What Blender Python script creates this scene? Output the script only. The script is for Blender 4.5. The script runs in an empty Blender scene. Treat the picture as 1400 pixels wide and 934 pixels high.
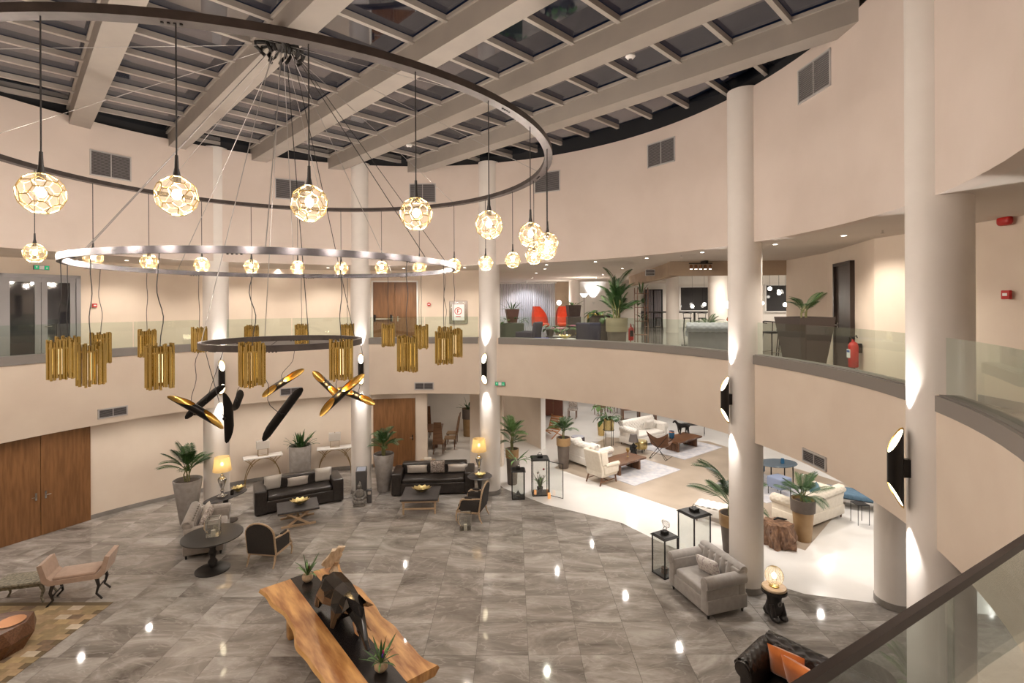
import bpy, bmesh, math, random
from mathutils import Vector, Matrix
random.seed(7)
PI = math.pi
sc = bpy.context.scene
C = sc.collection

# ------------------------------------------------------------------ camera, world, exposure
EYE = 6.05                      # eye height above the ground floor; the camera stands on the mezzanine (floor at 4.45)
cam_d = bpy.data.cameras.new('camera')
cam_d.lens = 18.0; cam_d.sensor_width = 36.0; cam_d.sensor_fit = 'HORIZONTAL'
cam_d.shift_y = -(467 - 414.8) / 1400.0
cam_d.clip_start = 0.05; cam_d.clip_end = 200
cam = bpy.data.objects.new('camera', cam_d); C.objects.link(cam)
cam.location = (0, 0, EYE)
cam.rotation_euler = (Matrix.Rotation(PI/2, 3, 'X') @ Matrix.Rotation(-0.0052, 3, 'Z')).to_euler()
sc.camera = cam
w = bpy.data.worlds.new('night_sky'); sc.world = w; w.use_nodes = True
bg = w.node_tree.nodes['Background']; bg.inputs[0].default_value = (0.012, 0.018, 0.035, 1); bg.inputs[1].default_value = 1.0
sc.view_settings.view_transform = 'Standard'; sc.view_settings.look = 'None'
sc.view_settings.exposure = 0.15; sc.view_settings.gamma = 1.0
cy = sc.cycles
cy.max_bounces = 6; cy.diffuse_bounces = 4; cy.glossy_bounces = 3; cy.adaptive_threshold = .04; cy.transmission_bounces = 6; cy.transparent_max_bounces = 16
cy.caustics_reflective = False; cy.caustics_refractive = False
cy.sample_clamp_indirect = 3.0; cy.sample_clamp_direct = 0.0; cy.use_denoising = True
# lamp powers (watts)
W_BALL = 112.0; W_DOWN = 170.0; W_GROUND = 165.0; W_SCONCE = 150.0; W_LAMP = 3.6

# ------------------------------------------------------------------ materials
MATS = {}
def _n(nt, t, **kw):
    n = nt.nodes.new(t)
    for k, v in kw.items(): setattr(n, k, v)
    return n
def mat(name, col, rough=.5, metal=0., col2=None, scale=8., stretch=(1, 1, 1), bump=0., spec=.5, coat=0., sheen=0., emit=None, es=0., detail=4., contrast=(.35, .65), trans=0.):
    if name in MATS: return MATS[name]
    m = bpy.data.materials.new(name); m.use_nodes = True; nt = m.node_tree
    b = nt.nodes['Principled BSDF']
    b.inputs['Base Color'].default_value = (*col, 1); b.inputs['Roughness'].default_value = rough
    b.inputs['Metallic'].default_value = metal; b.inputs['Specular IOR Level'].default_value = spec
    b.inputs['Coat Weight'].default_value = coat; b.inputs['Sheen Weight'].default_value = sheen
    b.inputs['Transmission Weight'].default_value = trans
    if emit: b.inputs['Emission Color'].default_value = (*emit, 1); b.inputs['Emission Strength'].default_value = es
    if col2 or bump:
        tc = _n(nt, 'ShaderNodeTexCoord'); mp = _n(nt, 'ShaderNodeMapping'); mp.inputs['Scale'].default_value = stretch
        no = _n(nt, 'ShaderNodeTexNoise'); no.inputs['Scale'].default_value = scale; no.inputs['Detail'].default_value = detail
        nt.links.new(tc.outputs['Object'], mp.inputs[0]); nt.links.new(mp.outputs[0], no.inputs['Vector'])
        if col2:
            r = _n(nt, 'ShaderNodeValToRGB'); r.color_ramp.elements[0].position = contrast[0]; r.color_ramp.elements[1].position = contrast[1]
            r.color_ramp.elements[0].color = (*col, 1); r.color_ramp.elements[1].color = (*col2, 1)
            nt.links.new(no.outputs['Fac'], r.inputs[0]); nt.links.new(r.outputs[0], b.inputs['Base Color'])
        if bump:
            bp = _n(nt, 'ShaderNodeBump'); bp.inputs['Strength'].default_value = bump; bp.inputs['Distance'].default_value = .01
            nt.links.new(no.outputs['Fac'], bp.inputs['Height']); nt.links.new(bp.outputs[0], b.inputs['Normal'])
    MATS[name] = m
    return m
def srgb(r, g, b):
    f = lambda c: (c/255/12.92) if c/255 <= .04045 else ((c/255+.055)/1.055)**2.4
    return (f(r), f(g), f(b))
def marble_mat(name, c1, c2, c3, rough):
    m = bpy.data.materials.new(name); m.use_nodes = True; nt = m.node_tree; b = nt.nodes['Principled BSDF']
    b.inputs['Roughness'].default_value = rough; b.inputs['Specular IOR Level'].default_value = .45
    g = _n(nt, 'ShaderNodeNewGeometry'); oi = _n(nt, 'ShaderNodeObjectInfo')
    cx = _n(nt, 'ShaderNodeCombineXYZ')
    mu = _n(nt, 'ShaderNodeMath', operation='MULTIPLY'); mu.inputs[1].default_value = 37.0
    nt.links.new(oi.outputs['Random'], mu.inputs[0])
    for i in range(3): nt.links.new(mu.outputs[0], cx.inputs[i])
    ad = _n(nt, 'ShaderNodeVectorMath', operation='ADD'); nt.links.new(g.outputs['Position'], ad.inputs[0]); nt.links.new(cx.outputs[0], ad.inputs[1])
    rot = _n(nt, 'ShaderNodeMapping'); rot.inputs['Rotation'].default_value = (0, 0, .7); rot.inputs['Scale'].default_value = (.42, 1.15, 1)
    nt.links.new(ad.outputs[0], rot.inputs[0])
    no = _n(nt, 'ShaderNodeTexNoise'); no.inputs['Scale'].default_value = 1.1; no.inputs['Detail'].default_value = 9; no.inputs['Roughness'].default_value = .66; no.inputs['Distortion'].default_value = 1.1
    nt.links.new(rot.outputs[0], no.inputs['Vector'])
    r = _n(nt, 'ShaderNodeValToRGB'); e = r.color_ramp.elements
    e[0].position = .30; e[0].color = (*c1, 1); e[1].position = .72; e[1].color = (*c3, 1)
    x = e.new(.5); x.color = (*c2, 1)
    nt.links.new(no.outputs['Fac'], r.inputs[0])
    n2 = _n(nt, 'ShaderNodeTexNoise'); n2.inputs['Scale'].default_value = 1.7; n2.inputs['Detail'].default_value = 6; n2.inputs['Distortion'].default_value = 2.2
    nt.links.new(rot.outputs[0], n2.inputs['Vector'])
    s = _n(nt, 'ShaderNodeMath', operation='SUBTRACT'); s.inputs[1].default_value = .5; nt.links.new(n2.outputs['Fac'], s.inputs[0])
    a = _n(nt, 'ShaderNodeMath', operation='ABSOLUTE'); nt.links.new(s.outputs[0], a.inputs[0])
    vr = _n(nt, 'ShaderNodeMapRange'); vr.inputs[1].default_value = 0; vr.inputs[2].default_value = .022; vr.inputs[3].default_value = .32; vr.inputs[4].default_value = 0
    nt.links.new(a.outputs[0], vr.inputs[0])
    mx = _n(nt, 'ShaderNodeMix', data_type='RGBA'); nt.links.new(vr.outputs[0], mx.inputs[0]); nt.links.new(r.outputs[0], mx.inputs[6]); mx.inputs[7].default_value = (*c3, 1)
    nt.links.new(mx.outputs[2], b.inputs['Base Color'])
    MATS[name] = m; return m
def wood_mat(name, c1, c2, rough=.35, scale=3., axis=(1, 12, 12), coat=0.):
    m = mat(name, c1, rough, col2=c2, scale=scale, stretch=axis, detail=6, coat=coat); return m
def glass_mat(name, tint, refl=.12, rough=.02):
    m = bpy.data.materials.new(name); m.use_nodes = True; nt = m.node_tree; nt.nodes.clear()
    o = _n(nt, 'ShaderNodeOutputMaterial'); t = _n(nt, 'ShaderNodeBsdfTransparent'); t.inputs[0].default_value = (*tint, 1)
    g = _n(nt, 'ShaderNodeBsdfGlossy'); g.inputs['Roughness'].default_value = rough; g.inputs[0].default_value = (1, 1, 1, 1)
    f = _n(nt, 'ShaderNodeLayerWeight'); f.inputs['Blend'].default_value = .5
    pw = _n(nt, 'ShaderNodeMath', operation='POWER'); pw.inputs[1].default_value = 4.5; nt.links.new(f.outputs['Facing'], pw.inputs[0])
    ma = _n(nt, 'ShaderNodeMath', operation='MULTIPLY_ADD'); ma.inputs[1].default_value = 1.-refl; ma.inputs[2].default_value = refl
    nt.links.new(pw.outputs[0], ma.inputs[0])
    mx = _n(nt, 'ShaderNodeMixShader'); nt.links.new(ma.outputs[0], mx.inputs[0]); nt.links.new(t.outputs[0], mx.inputs[1]); nt.links.new(g.outputs[0], mx.inputs[2])
    nt.links.new(mx.outputs[0], o.inputs[0]); MATS[name] = m; return m
def veil_mat(name, col, transp=.7):
    """thin translucent sheet: shades and sheer curtains that let a lamp shine through"""
    m = bpy.data.materials.new(name); m.use_nodes = True; nt = m.node_tree; nt.nodes.clear()
    o = _n(nt, 'ShaderNodeOutputMaterial'); t = _n(nt, 'ShaderNodeBsdfTransparent'); t.inputs[0].default_value = (1, 1, 1, 1)
    d = _n(nt, 'ShaderNodeBsdfDiffuse'); d.inputs[0].default_value = (*col, 1); tr = _n(nt, 'ShaderNodeBsdfTranslucent'); tr.inputs[0].default_value = (*col, 1)
    a = _n(nt, 'ShaderNodeMixShader'); a.inputs[0].default_value = .6; nt.links.new(d.outputs[0], a.inputs[1]); nt.links.new(tr.outputs[0], a.inputs[2])
    x = _n(nt, 'ShaderNodeMixShader'); x.inputs[0].default_value = 1-transp; nt.links.new(t.outputs[0], x.inputs[1]); nt.links.new(a.outputs[0], x.inputs[2])
    nt.links.new(x.outputs[0], o.inputs[0]); MATS[name] = m; return m
def glow_mat(name, col, s): return mat(name, (.8, .8, .8), .5, emit=col, es=s)

plaster = mat('warm_plaster', (.72, .61, .505), .85, col2=(.76, .655, .545), scale=1.2, bump=.04)
plaster_up = mat('upper_plaster', (.70, .60, .53), .85, col2=(.745, .645, .575), scale=.9, bump=.05)
white_wall = mat('white_plaster', (.84, .80, .75), .8, col2=(.88, .84, .79), scale=1.5)
brown_wall = mat('brown_plaster', (.34, .25, .18), .8, col2=(.40, .30, .21), scale=1.5)
col_mat = mat('column_plaster', (.80, .75, .70), .75, col2=(.84, .79, .74), scale=1.6, bump=.03)
soffit = mat('soffit_paint', (.70, .63, .56), .8, col2=(.73, .66, .59), scale=1.)
marble = marble_mat('grey_marble', (.115, .10, .086), (.28, .255, .23), (.52, .49, .455), .055)
marble_mezz = marble_mat('mezzanine_marble', (.17, .155, .14), (.27, .25, .23), (.42, .39, .37), .06)
grout = mat('grout', (.10, .09, .08), .9)
white_floor = mat('white_porcelain', (.80, .78, .75), .16, col2=(.85, .83, .80), scale=1.0)
beige_floor = mat('beige_floor', (.38, .31, .24), .30, col2=(.47, .39, .31), scale=.8, detail=6)
steel = mat('grey_steel_trim', (.24, .22, .205), .45, metal=.2)
baseboard_m = mat('grey_baseboard', (.22, .20, .18), .4, col2=(.28, .26, .24), scale=3)
beam_m = mat('beam_paint', (.33, .295, .26), .55, col2=(.36, .32, .28), scale=2)
purlin_m = mat('purlin_paint', (.40, .36, .32), .5, col2=(.43, .39, .35), scale=2)
dark_gap = mat('near_black', (.015, .015, .017), .7)
pane_m = glass_mat('skylight_glass', (.45, .5, .6), .20, .03)
rail_glass = glass_mat('railing_glass', (.90, .95, .92), .035)
near_glass = glass_mat('near_railing_glass', (.86, .92, .90), .20)
clear_glass = glass_mat('clear_glass', (.95, .96, .95), .08)
window_glass = glass_mat('window_glass', (.30, .32, .36), .18)
black_metal = mat('black_metal', (.018, .016, .015), .4, metal=.6)
iron = mat('black_iron', (.016, .015, .0145), .5, metal=.3)
chrome = mat('chrome', (.75, .74, .72), .12, metal=1.)
brass = mat('polished_brass', (.50, .37, .13), .26, metal=1., col2=(.58, .44, .17), scale=5)
gold_in = mat('gold_leaf', (.85, .55, .15), .3, metal=1.)
gold_dish = mat('gilded_dish', (.62, .50, .22), .3, metal=1., col2=(.75, .62, .32), scale=20, bump=.3)
bronze = mat('ring_bronze', (.055, .05, .054), .26, metal=.9, col2=(.09, .083, .088), scale=4)
bronze_dark = mat('ring_dark', (.055, .045, .042), .45, metal=.5, col2=(.08, .065, .06), scale=6)
cord_m = mat('black_cord', (.02, .018, .018), .6)
wire_m = mat('steel_wire', (.45, .43, .42), .35, metal=.8)
leather = mat('dark_brown_leather', (.020, .016, .014), .33, col2=(.032, .026, .023), scale=14, bump=.25)
grey_velvet = mat('grey_velvet', (.27, .245, .225), .8, sheen=.5, col2=(.32, .295, .27), scale=10)
taupe_velvet = mat('taupe_velvet', (.24, .205, .175), .8, sheen=.5, col2=(.29, .25, .215), scale=10)
dark_fabric = mat('charcoal_fabric', (.030, .025, .022), .9, col2=(.040, .034, .030), scale=60)
cream = mat('cream_upholstery', (.70, .63, .52), .8, sheen=.3, col2=(.76, .69, .58), scale=12)
white_fab = mat('white_upholstery', (.80, .76, .70), .8, sheen=.3, col2=(.85, .81, .75), scale=12)
pillow_beige = mat('beige_linen', (.56, .51, .46), .9, col2=(.64, .59, .53), scale=90)
pillow_white = mat('ivory_linen', (.66, .62, .56), .9, col2=(.72, .68, .62), scale=90)
pillow_pattern = mat('patterned_linen', (.30, .25, .22), .9, col2=(.60, .54, .49), scale=24, detail=1, contrast=(.45, .55))
orange_velvet = mat('orange_velvet', (.62, .16, .02), .75, sheen=.6, col2=(.70, .20, .03), scale=9)
rose_fabric = mat('dusty_rose_fabric', (.42, .30, .225), .8, sheen=.3, col2=(.48, .34, .26), scale=11)
oak = wood_mat('pale_oak', (.40, .28, .17), (.52, .38, .25))
walnut = wood_mat('walnut', (.10, .045, .022), (.19, .09, .045), .3, 3.5)
door_wood = wood_mat('door_wood', (.16, .072, .026), (.235, .11, .042), .4, 2.2, (9, 9, .8))
slab_wood = wood_mat('acacia_slab', (.30, .12, .035), (.66, .36, .13), .28, 1.6, (1, 6, 2), .2)
slab_edge = wood_mat('acacia_edge', (.52, .27, .09), (.68, .40, .16), .4, 3, (1, 3, 3))
stump_wood = wood_mat('stump_wood', (.12, .06, .035), (.30, .17, .10), .5, 5, (3, 3, 1))
driftwood = wood_mat('driftwood', (.42, .30, .19), (.66, .52, .36), .6, 8, (2, 2, 1))
dark_table = mat('black_stained_wood', (.018, .015, .0135), .4, col2=(.028, .024, .022), scale=5, stretch=(1, 10, 4))
stone_top = mat('slate_top', (.040, .036, .036), .4, col2=(.055, .05, .05), scale=9)
white_stone = mat('white_marble_top', (.82, .79, .75), .25, col2=(.88, .86, .83), scale=5)
concrete = mat('concrete_planter', (.26, .235, .215), .85, col2=(.33, .305, .285), scale=6, bump=.2)
mocha = mat('mocha_planter', (.115, .09, .075), .6, col2=(.135, .108, .09), scale=6)
tan_gold = mat('tan_planter', (.33, .20, .09), .5, col2=(.37, .235, .11), scale=6)
soil = mat('soil', (.035, .022, .014), .95, col2=(.06, .04, .026), scale=30, bump=.5)
leaf_m = mat('palm_green', (.028, .075, .016), .5, col2=(.06, .13, .03), scale=6)
leaf_dark = mat('deep_green_leaf', (.016, .05, .014), .45, col2=(.035, .085, .022), scale=6)
leaf_light = mat('light_green_leaf', (.12, .24, .07), .5, col2=(.20, .34, .12), scale=6)
stem_m = mat('plant_stem', (.16, .17, .06), .7, col2=(.22, .20, .09), scale=10)
red_paint = mat('signal_red', (.45, .015, .012), .45)
red_fabric = mat('red_orange_fabric', (.72, .07, .02), .8, sheen=.3, col2=(.78, .09, .03), scale=10)
navy_fabric = mat('navy_fabric', (.022, .02, .04), .85, col2=(.03, .027, .05), scale=20)
yellow_fabric = mat('mustard_fabric', (.42, .29, .05), .85, col2=(.5, .35, .07), scale=15)
black_gloss = mat('black_glazed', (.010, .008, .007), .13, coat=.2)
stone_grey = mat('carved_stone', (.14, .13, .115), .9, col2=(.22, .205, .185), scale=18, bump=.6)
white_paint = mat('white_paint', (.85, .83, .80), .5)
label_white = mat('label_white', (.85, .85, .84), .5)
green_sign = mat('green_sign', (.0, .32, .14), .5, emit=(.0, .5, .2), es=.5)
bulb_m = glow_mat('bulb_glow', (1., .86, .66), 70.)
warm_bulb = glow_mat('warm_bulb_glow', (1., .72, .40), 14.)
lens_m = glow_mat('downlight_lens', (1., .93, .84), 14.)
tube_m = glow_mat('gold_lamp_glow', (1., .68, .25), 9.)
brass_glow = glow_mat('brass_core_glow', (1., .78, .42), 3.)
sconce_glow = glow_mat('sconce_glow', (1., .86, .58), 7.)
shade_glass = veil_mat('amber_glass_facets', (1., .74, .42), .992)
linen_shade = veil_mat('linen_shade', (.85, .66, .34), .12)
white_shade = veil_mat('white_box_shade', (.85, .82, .78), .1)
sheer = veil_mat('sheer_curtain', (.72, .70, .72), .25)
blue_rug = mat('pale_blue_rug', (.46, .47, .52), .95, col2=(.62, .60, .60), scale=5, detail=8)

# ------------------------------------------------------------------ mesh helpers
class MB:
    def __init__(s): s.v = []; s.f = []; s.m = Matrix.Identity(4)
    def at(s, loc=(0, 0, 0), rz=0, rx=0, ry=0):
        s.m = Matrix.Translation(loc) @ Matrix.Rotation(rz, 4, 'Z') @ Matrix.Rotation(ry, 4, 'Y') @ Matrix.Rotation(rx, 4, 'X'); return s
    def add(s, vs, fs):
        o = len(s.v); s.v += [tuple(s.m @ Vector(p)) for p in vs]; s.f += [tuple(i+o for i in f) for f in fs]; return s
    def box(s, x0, x1, y0, y1, z0, z1):
        return s.add([(x0,y0,z0),(x1,y0,z0),(x1,y1,z0),(x0,y1,z0),(x0,y0,z1),(x1,y0,z1),(x1,y1,z1),(x0,y1,z1)],
                     [(0,3,2,1),(4,5,6,7),(0,1,5,4),(1,2,6,5),(2,3,7,6),(3,0,4,7)])
    def cb(s, c, d): return s.box(c[0]-d[0]/2, c[0]+d[0]/2, c[1]-d[1]/2, c[1]+d[1]/2, c[2]-d[2]/2, c[2]+d[2]/2)
    def rbox(s, c, d, r=.05, n=2, fn=None):
        """rounded box; fn(x,y,z)->(x,y,z) may reshape it"""
        k = 2*n+2; hx, hy, hz = d[0]/2, d[1]/2, d[2]/2; r = min(r, hx, hy, hz)
        def coords(h):
            a = [-h + r*(1-math.cos(PI/2*i/n)) for i in range(n+1)]
            return a + [-t for t in reversed(a)]
        X, Y, Z = coords(hx), coords(hy), coords(hz)
        vs = []; idx = {}
        def vert(i, j, l):
            if (i, j, l) in idx: return idx[(i, j, l)]
            p = Vector((X[i], Y[j], Z[l]))
            q = Vector((max(-hx+r, min(hx-r, p.x)), max(-hy+r, min(hy-r, p.y)), max(-hz+r, min(hz-r, p.z))))
            e = p-q
            if e.length > 1e-9: p = q + e.normalized()*r
            p = p + Vector(c)
            if fn: p = fn(*p)
            idx[(i, j, l)] = len(vs); vs.append(tuple(p)); return idx[(i, j, l)]
        fs = []
        for a in range(k-1):
            for b in range(k-1):
                fs.append((vert(a,b,0),vert(a,b+1,0),vert(a+1,b+1,0),vert(a+1,b,0)))
                fs.append((vert(a,b,k-1),vert(a+1,b,k-1),vert(a+1,b+1,k-1),vert(a,b+1,k-1)))
                fs.append((vert(a,0,b),vert(a+1,0,b),vert(a+1,0,b+1),vert(a,0,b+1)))
                fs.append((vert(a,k-1,b),vert(a,k-1,b+1),vert(a+1,k-1,b+1),vert(a+1,k-1,b)))
                fs.append((vert(0,a,b),vert(0,a,b+1),vert(0,a+1,b+1),vert(0,a+1,b)))
                fs.append((vert(k-1,a,b),vert(k-1,a+1,b),vert(k-1,a+1,b+1),vert(k-1,a,b+1)))
        return s.add(vs, fs)
    def tube(s, pts, r, n=8, caps=True):
        pts = [Vector(p) for p in pts]; R = r if isinstance(r, (list, tuple)) else [r]*len(pts)
        vs = []; fs = []; up = None
        for i, p in enumerate(pts):
            t = (pts[min(i+1, len(pts)-1)] - pts[max(i-1, 0)]).normalized()
            if up is None: up = Vector((0, 0, 1)) if abs(t.z) < .9 else Vector((1, 0, 0))
            a = t.cross(up).normalized(); b = a.cross(t).normalized(); up = b
            for k in range(n):
                w_ = 2*PI*k/n; vs.append(tuple(p + (a*math.cos(w_) + b*math.sin(w_))*R[i]))
        for i in range(len(pts)-1):
            for k in range(n):
                fs.append((i*n+k, i*n+(k+1) % n, (i+1)*n+(k+1) % n, (i+1)*n+k))
        if caps: fs.append(tuple(reversed(range(n)))); fs.append(tuple(range((len(pts)-1)*n, len(pts)*n)))
        return s.add(vs, fs)
    def cyl(s, p0, p1, r0, r1=None, n=12): return s.tube([p0, p1], [r0, r0 if r1 is None else r1], n)
    def lathe(s, prof, c=(0, 0, 0), n=20, sx=1, sy=1):
        vs = []; fs = []; k = len(prof)
        for j in range(n):
            a = 2*PI*j/n
            for (r, z) in prof: vs.append((c[0]+r*math.cos(a)*sx, c[1]+r*math.sin(a)*sy, c[2]+z))
        for j in range(n):
            q = (j+1) % n
            for i in range(k-1): fs.append((j*k+i, q*k+i, q*k+i+1, j*k+i+1))
        if prof[0][0] > 1e-6 and prof[0] != prof[-1]: fs.append(tuple(j*k for j in reversed(range(n))))
        if prof[-1][0] > 1e-6 and prof[0] != prof[-1]: fs.append(tuple(j*k+k-1 for j in range(n)))
        return s.add(vs, fs)
    def ell(s, c, d, n=14, m=8):
        return s.lathe([(max(1e-7, math.cos(-PI/2+PI*i/m)), math.sin(-PI/2+PI*i/m)*d[2]) for i in range(m+1)], c, n, d[0], d[1])
    def prism(s, poly, z0, z1):
        k = len(poly); return s.add([(x, y, z0) for x, y in poly]+[(x, y, z1) for x, y in poly],
            [tuple(reversed(range(k))), tuple(range(k, 2*k))]+[(i, (i+1) % k, k+(i+1) % k, k+i) for i in range(k)])
    def sheet(s, fn, nu, nv, closed=False):
        vs = [tuple(fn(i/nu, j/nv)) for j in range(nv+1) for i in range(nu+1)]
        return s.add(vs, [(j*(nu+1)+i, j*(nu+1)+i+1, (j+1)*(nu+1)+i+1, (j+1)*(nu+1)+i) for j in range(nv) for i in range(nu)])
    def mesh(s, name, material, smooth=False):
        me = bpy.data.meshes.new(name); me.from_pydata(s.v, [], s.f); me.validate()
        bm = bmesh.new(); bm.from_mesh(me); bmesh.ops.remove_doubles(bm, verts=bm.verts, dist=1e-6); bmesh.ops.recalc_face_normals(bm, faces=bm.faces); bm.to_mesh(me); bm.free()
        if material: me.materials.append(material)
        if smooth:
            me.polygons.foreach_set('use_smooth', [True]*len(me.polygons)); me.set_sharp_from_angle(angle=math.radians(42))
        return me
    def build(s, name, material, parent=None, smooth=False, label=None):
        return put(name, s.mesh(name, material, smooth), parent, label=label)
def put(name, me, parent=None, loc=None, rot=None, scale=None, label=None):
    o = bpy.data.objects.new(name, me); C.objects.link(o); o.parent = parent
    if loc is not None: o.location = loc
    if rot is not None: o.rotation_euler = rot
    if scale is not None: o.scale = scale if hasattr(scale, '__len__') else (scale,)*3
    if label: o['label'] = label
    return o
def thing(name, label, cat, loc=(0, 0, 0), rz=0, group=None):
    o = bpy.data.objects.new(name, None); C.objects.link(o); o.empty_display_size = .1
    o.location = loc; o.rotation_euler = (0, 0, rz); o['label'] = label; o['category'] = cat
    if group: o['group'] = group
    return o
def tag(o, label, cat, group=None):
    o['label'] = label; o['category'] = cat
    if group: o['group'] = group
    return o
def struct(o, label=None):
    o['kind'] = 'structure'
    if label: o['label'] = label
    return o
def light(name, kind, loc, power, col=(1, .86, .7), parent=None, size=.05, rot=(0, 0, 0), spot=None, blend=.5):
    d = bpy.data.lights.new(name, kind); d.energy = power; d.color = col
    if kind in ('POINT', 'SPOT'): d.shadow_soft_size = size
    if kind == 'SPOT': d.spot_size = spot; d.spot_blend = blend
    if kind == 'AREA': d.size = size
    o = bpy.data.objects.new(name, d); C.objects.link(o); o.parent = parent; o.location = loc; o.rotation_euler = rot
    return o
def R(d): return math.radians(d)

# ------------------------------------------------------------------ the setting
CX, CY, RA = -2.944, 8.329, 8.24           # centre and radius of the round atrium
Z_CEIL, Z_TOP, Z_MEZZ, Z_FB, Z_TT, Z_TB = 7.29, 10.50, 4.45, 3.145, 4.957, 4.773
def pol(a, r): return (CX+r*math.cos(R(a)), CY+r*math.sin(R(a)))
def arc_wall(mb, r0, r1, a0, a1, z0, z1, step=2.5):
    n = max(1, int(abs(a1-a0)/step)); prev = None
    for i in range(n+1):
        a = a0+(a1-a0)*i/n
        p, q = pol(a, r0), pol(a, r1)
        cur = [(*p, z0), (*q, z0), (*q, z1), (*p, z1)]
        if prev: mb.add(prev+cur, [(0, 1, 5, 4), (1, 2, 6, 5), (2, 3, 7, 6), (3, 0, 4, 7)] + ([(3, 2, 1, 0)] if i == 1 else []) + ([(4, 5, 6, 7)] if i == n else []))
        prev = cur
    return mb

# ground floor: a bed of grout, marble tiles laid on it one by one, white porcelain around
floor = struct(MB().box(-20, 20, -8, 38, -.12, -.012).build('floor', grout), 'polished grey veined marble floor of the round atrium')
T = .90
tile_me = MB().box(-T/2+.0025, T/2-.0025, -T/2+.0025, T/2-.0025, -.012, 0).mesh('tile', marble)
edge = [(-.3, 16.75), (.96, 15.4), (2.98, 14.07), (3.68, 12.98), (4.9, 11.45), (6.03, 10.6), (7.2, 10.27), (8.4, 10.0), (20, 8)]
def white_side(x, y):          # is (x, y) beyond the edge of the white floor?
    if x <= -.3: return False
    for (x0, y0), (x1, y1) in zip(edge, edge[1:]):
        if x0 <= x <= x1: return y > y0+(y1-y0)*(x-x0)/(x1-x0)
    return False
rest = MB()
for j in range(-9, 15):
    for i in range(-17, 20):
        x, y = -2.9+i*T, 7.45+j*T
        if math.hypot(x-CX, y-CY) > 12.2 or (white_side(x-.46, y-.46) and white_side(x+.46, y-.46)): continue
        if y < 7.0 or abs(x) > y+1.2 or x > 8.2:
            rest.box(x-T/2+.0025, x+T/2-.0025, y-T/2+.0025, y+T/2-.0025, -.012, 0)
        else: put('tile', tile_me, floor, (x, y, 0))
o = rest.build('tile_field', marble, floor); o['kind'] = 'stuff'
poly = edge[:1]+edge[1:]+[(20, 38), (-9, 38), (-9, 19.7), (-4.2, 19.1), (-1.3, 19.0)]
struct(MB().prism(poly, -.01, .004).build('floor_white', white_floor), 'white polished porcelain floor of the lounge beyond the columns')
struct(MB().prism([(1.52, 18.78), (5.85, 13.72), (7.1, 12.45), (11.2, 16.6), (8.5, 22.3), (4.2, 23.0)], .004, .008).build('floor_beige', beige_floor), 'beige stone floor field inside the white lounge floor')

# drum above the mezzanine, fascia band, ceilings and floors of the ring around the atrium
struct(arc_wall(MB(), RA, RA+.22, 0, 360, Z_CEIL, Z_TOP).build('wall_drum', plaster_up, smooth=True), 'curved plain plaster wall above the mezzanine')
struct(arc_wall(MB(), RA+.12, RA+.3, 0, 360, Z_TOP, Z_TOP+.5).build('trim_skylight', dark_gap, smooth=True), 'dark gutter between curved wall and skylight')
struct(arc_wall(MB(), RA, RA+.2, 0, 360, Z_FB, Z_TT).build('wall_fascia', plaster, smooth=True), 'curved plaster band around the mezzanine edge')
def annulus(name, m, z, r0, rout, up, label):
    mb = MB(); n = 144; vs = []
    for i in range(n):
        a = 360*i/n; vs += [(*pol(a, r0), z), (*pol(a, rout(a)), z)]
    mb.add(vs, [(2*i, 2*i+1, (2*i+3) % (2*n), (2*i+2) % (2*n)) for i in range(n)])
    mb.add([(x, y, zz+(.03 if up < 0 else -.03)) for x, y, zz in vs], [(2*i, 2*i+1, (2*i+3) % (2*n), (2*i+2) % (2*n)) for i in range(n)])
    return struct(mb.build(name, m), label)
annulus('ceiling_ground', soffit, Z_FB, RA+.2, lambda a: 36, -1, 'plain ceiling under the mezzanine ring')
annulus('floor_mezzanine', marble_mezz, Z_MEZZ, RA+.2, lambda a: 36, 1, 'polished marble floor of the mezzanine')
BK = [(5.6, 24.5), (4.83, 15.5), (9.6, 15.2)]        # line of the dropped bulkhead of the bar
def ray_seg(a, p, q):
    dx, dy = math.cos(R(a)), math.sin(R(a)); ex, ey = q[0]-p[0], q[1]-p[1]; den = dx*ey-dy*ex
    if abs(den) < 1e-9: return None
    wx, wy = p[0]-CX, p[1]-CY; t = (wx*ey-wy*ex)/den; u = (wx*dy-wy*dx)/den
    return t if t > 0 and -1e-6 <= u <= 1 else None
def rout(a):
    for p, q in zip(BK, BK[1:]):
        t = ray_seg(a, p, q)
        if t: return t
    return 36
annulus('ceiling_mezzanine', soffit, Z_CEIL, RA+.215, rout, -1, 'plain ceiling over the mezzanine ring')
struct(MB().box(4.5, 24, 15.3, 35, 8.05, 8.1).build('ceiling_bar', white_wall), 'raised ceiling of the bar')
for (p, q) in zip(BK, BK[1:]):
    d = math.hypot(q[0]-p[0], q[1]-p[1])
    struct(MB().at((p[0], p[1], 0), math.atan2(q[1]-p[1], q[0]-p[0])).box(-.05, d, 0, .28, 6.86, 8.06).build('trim_bulkhead', brown_wall), 'dropped brown bulkhead between mezzanine ceiling and bar')

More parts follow.
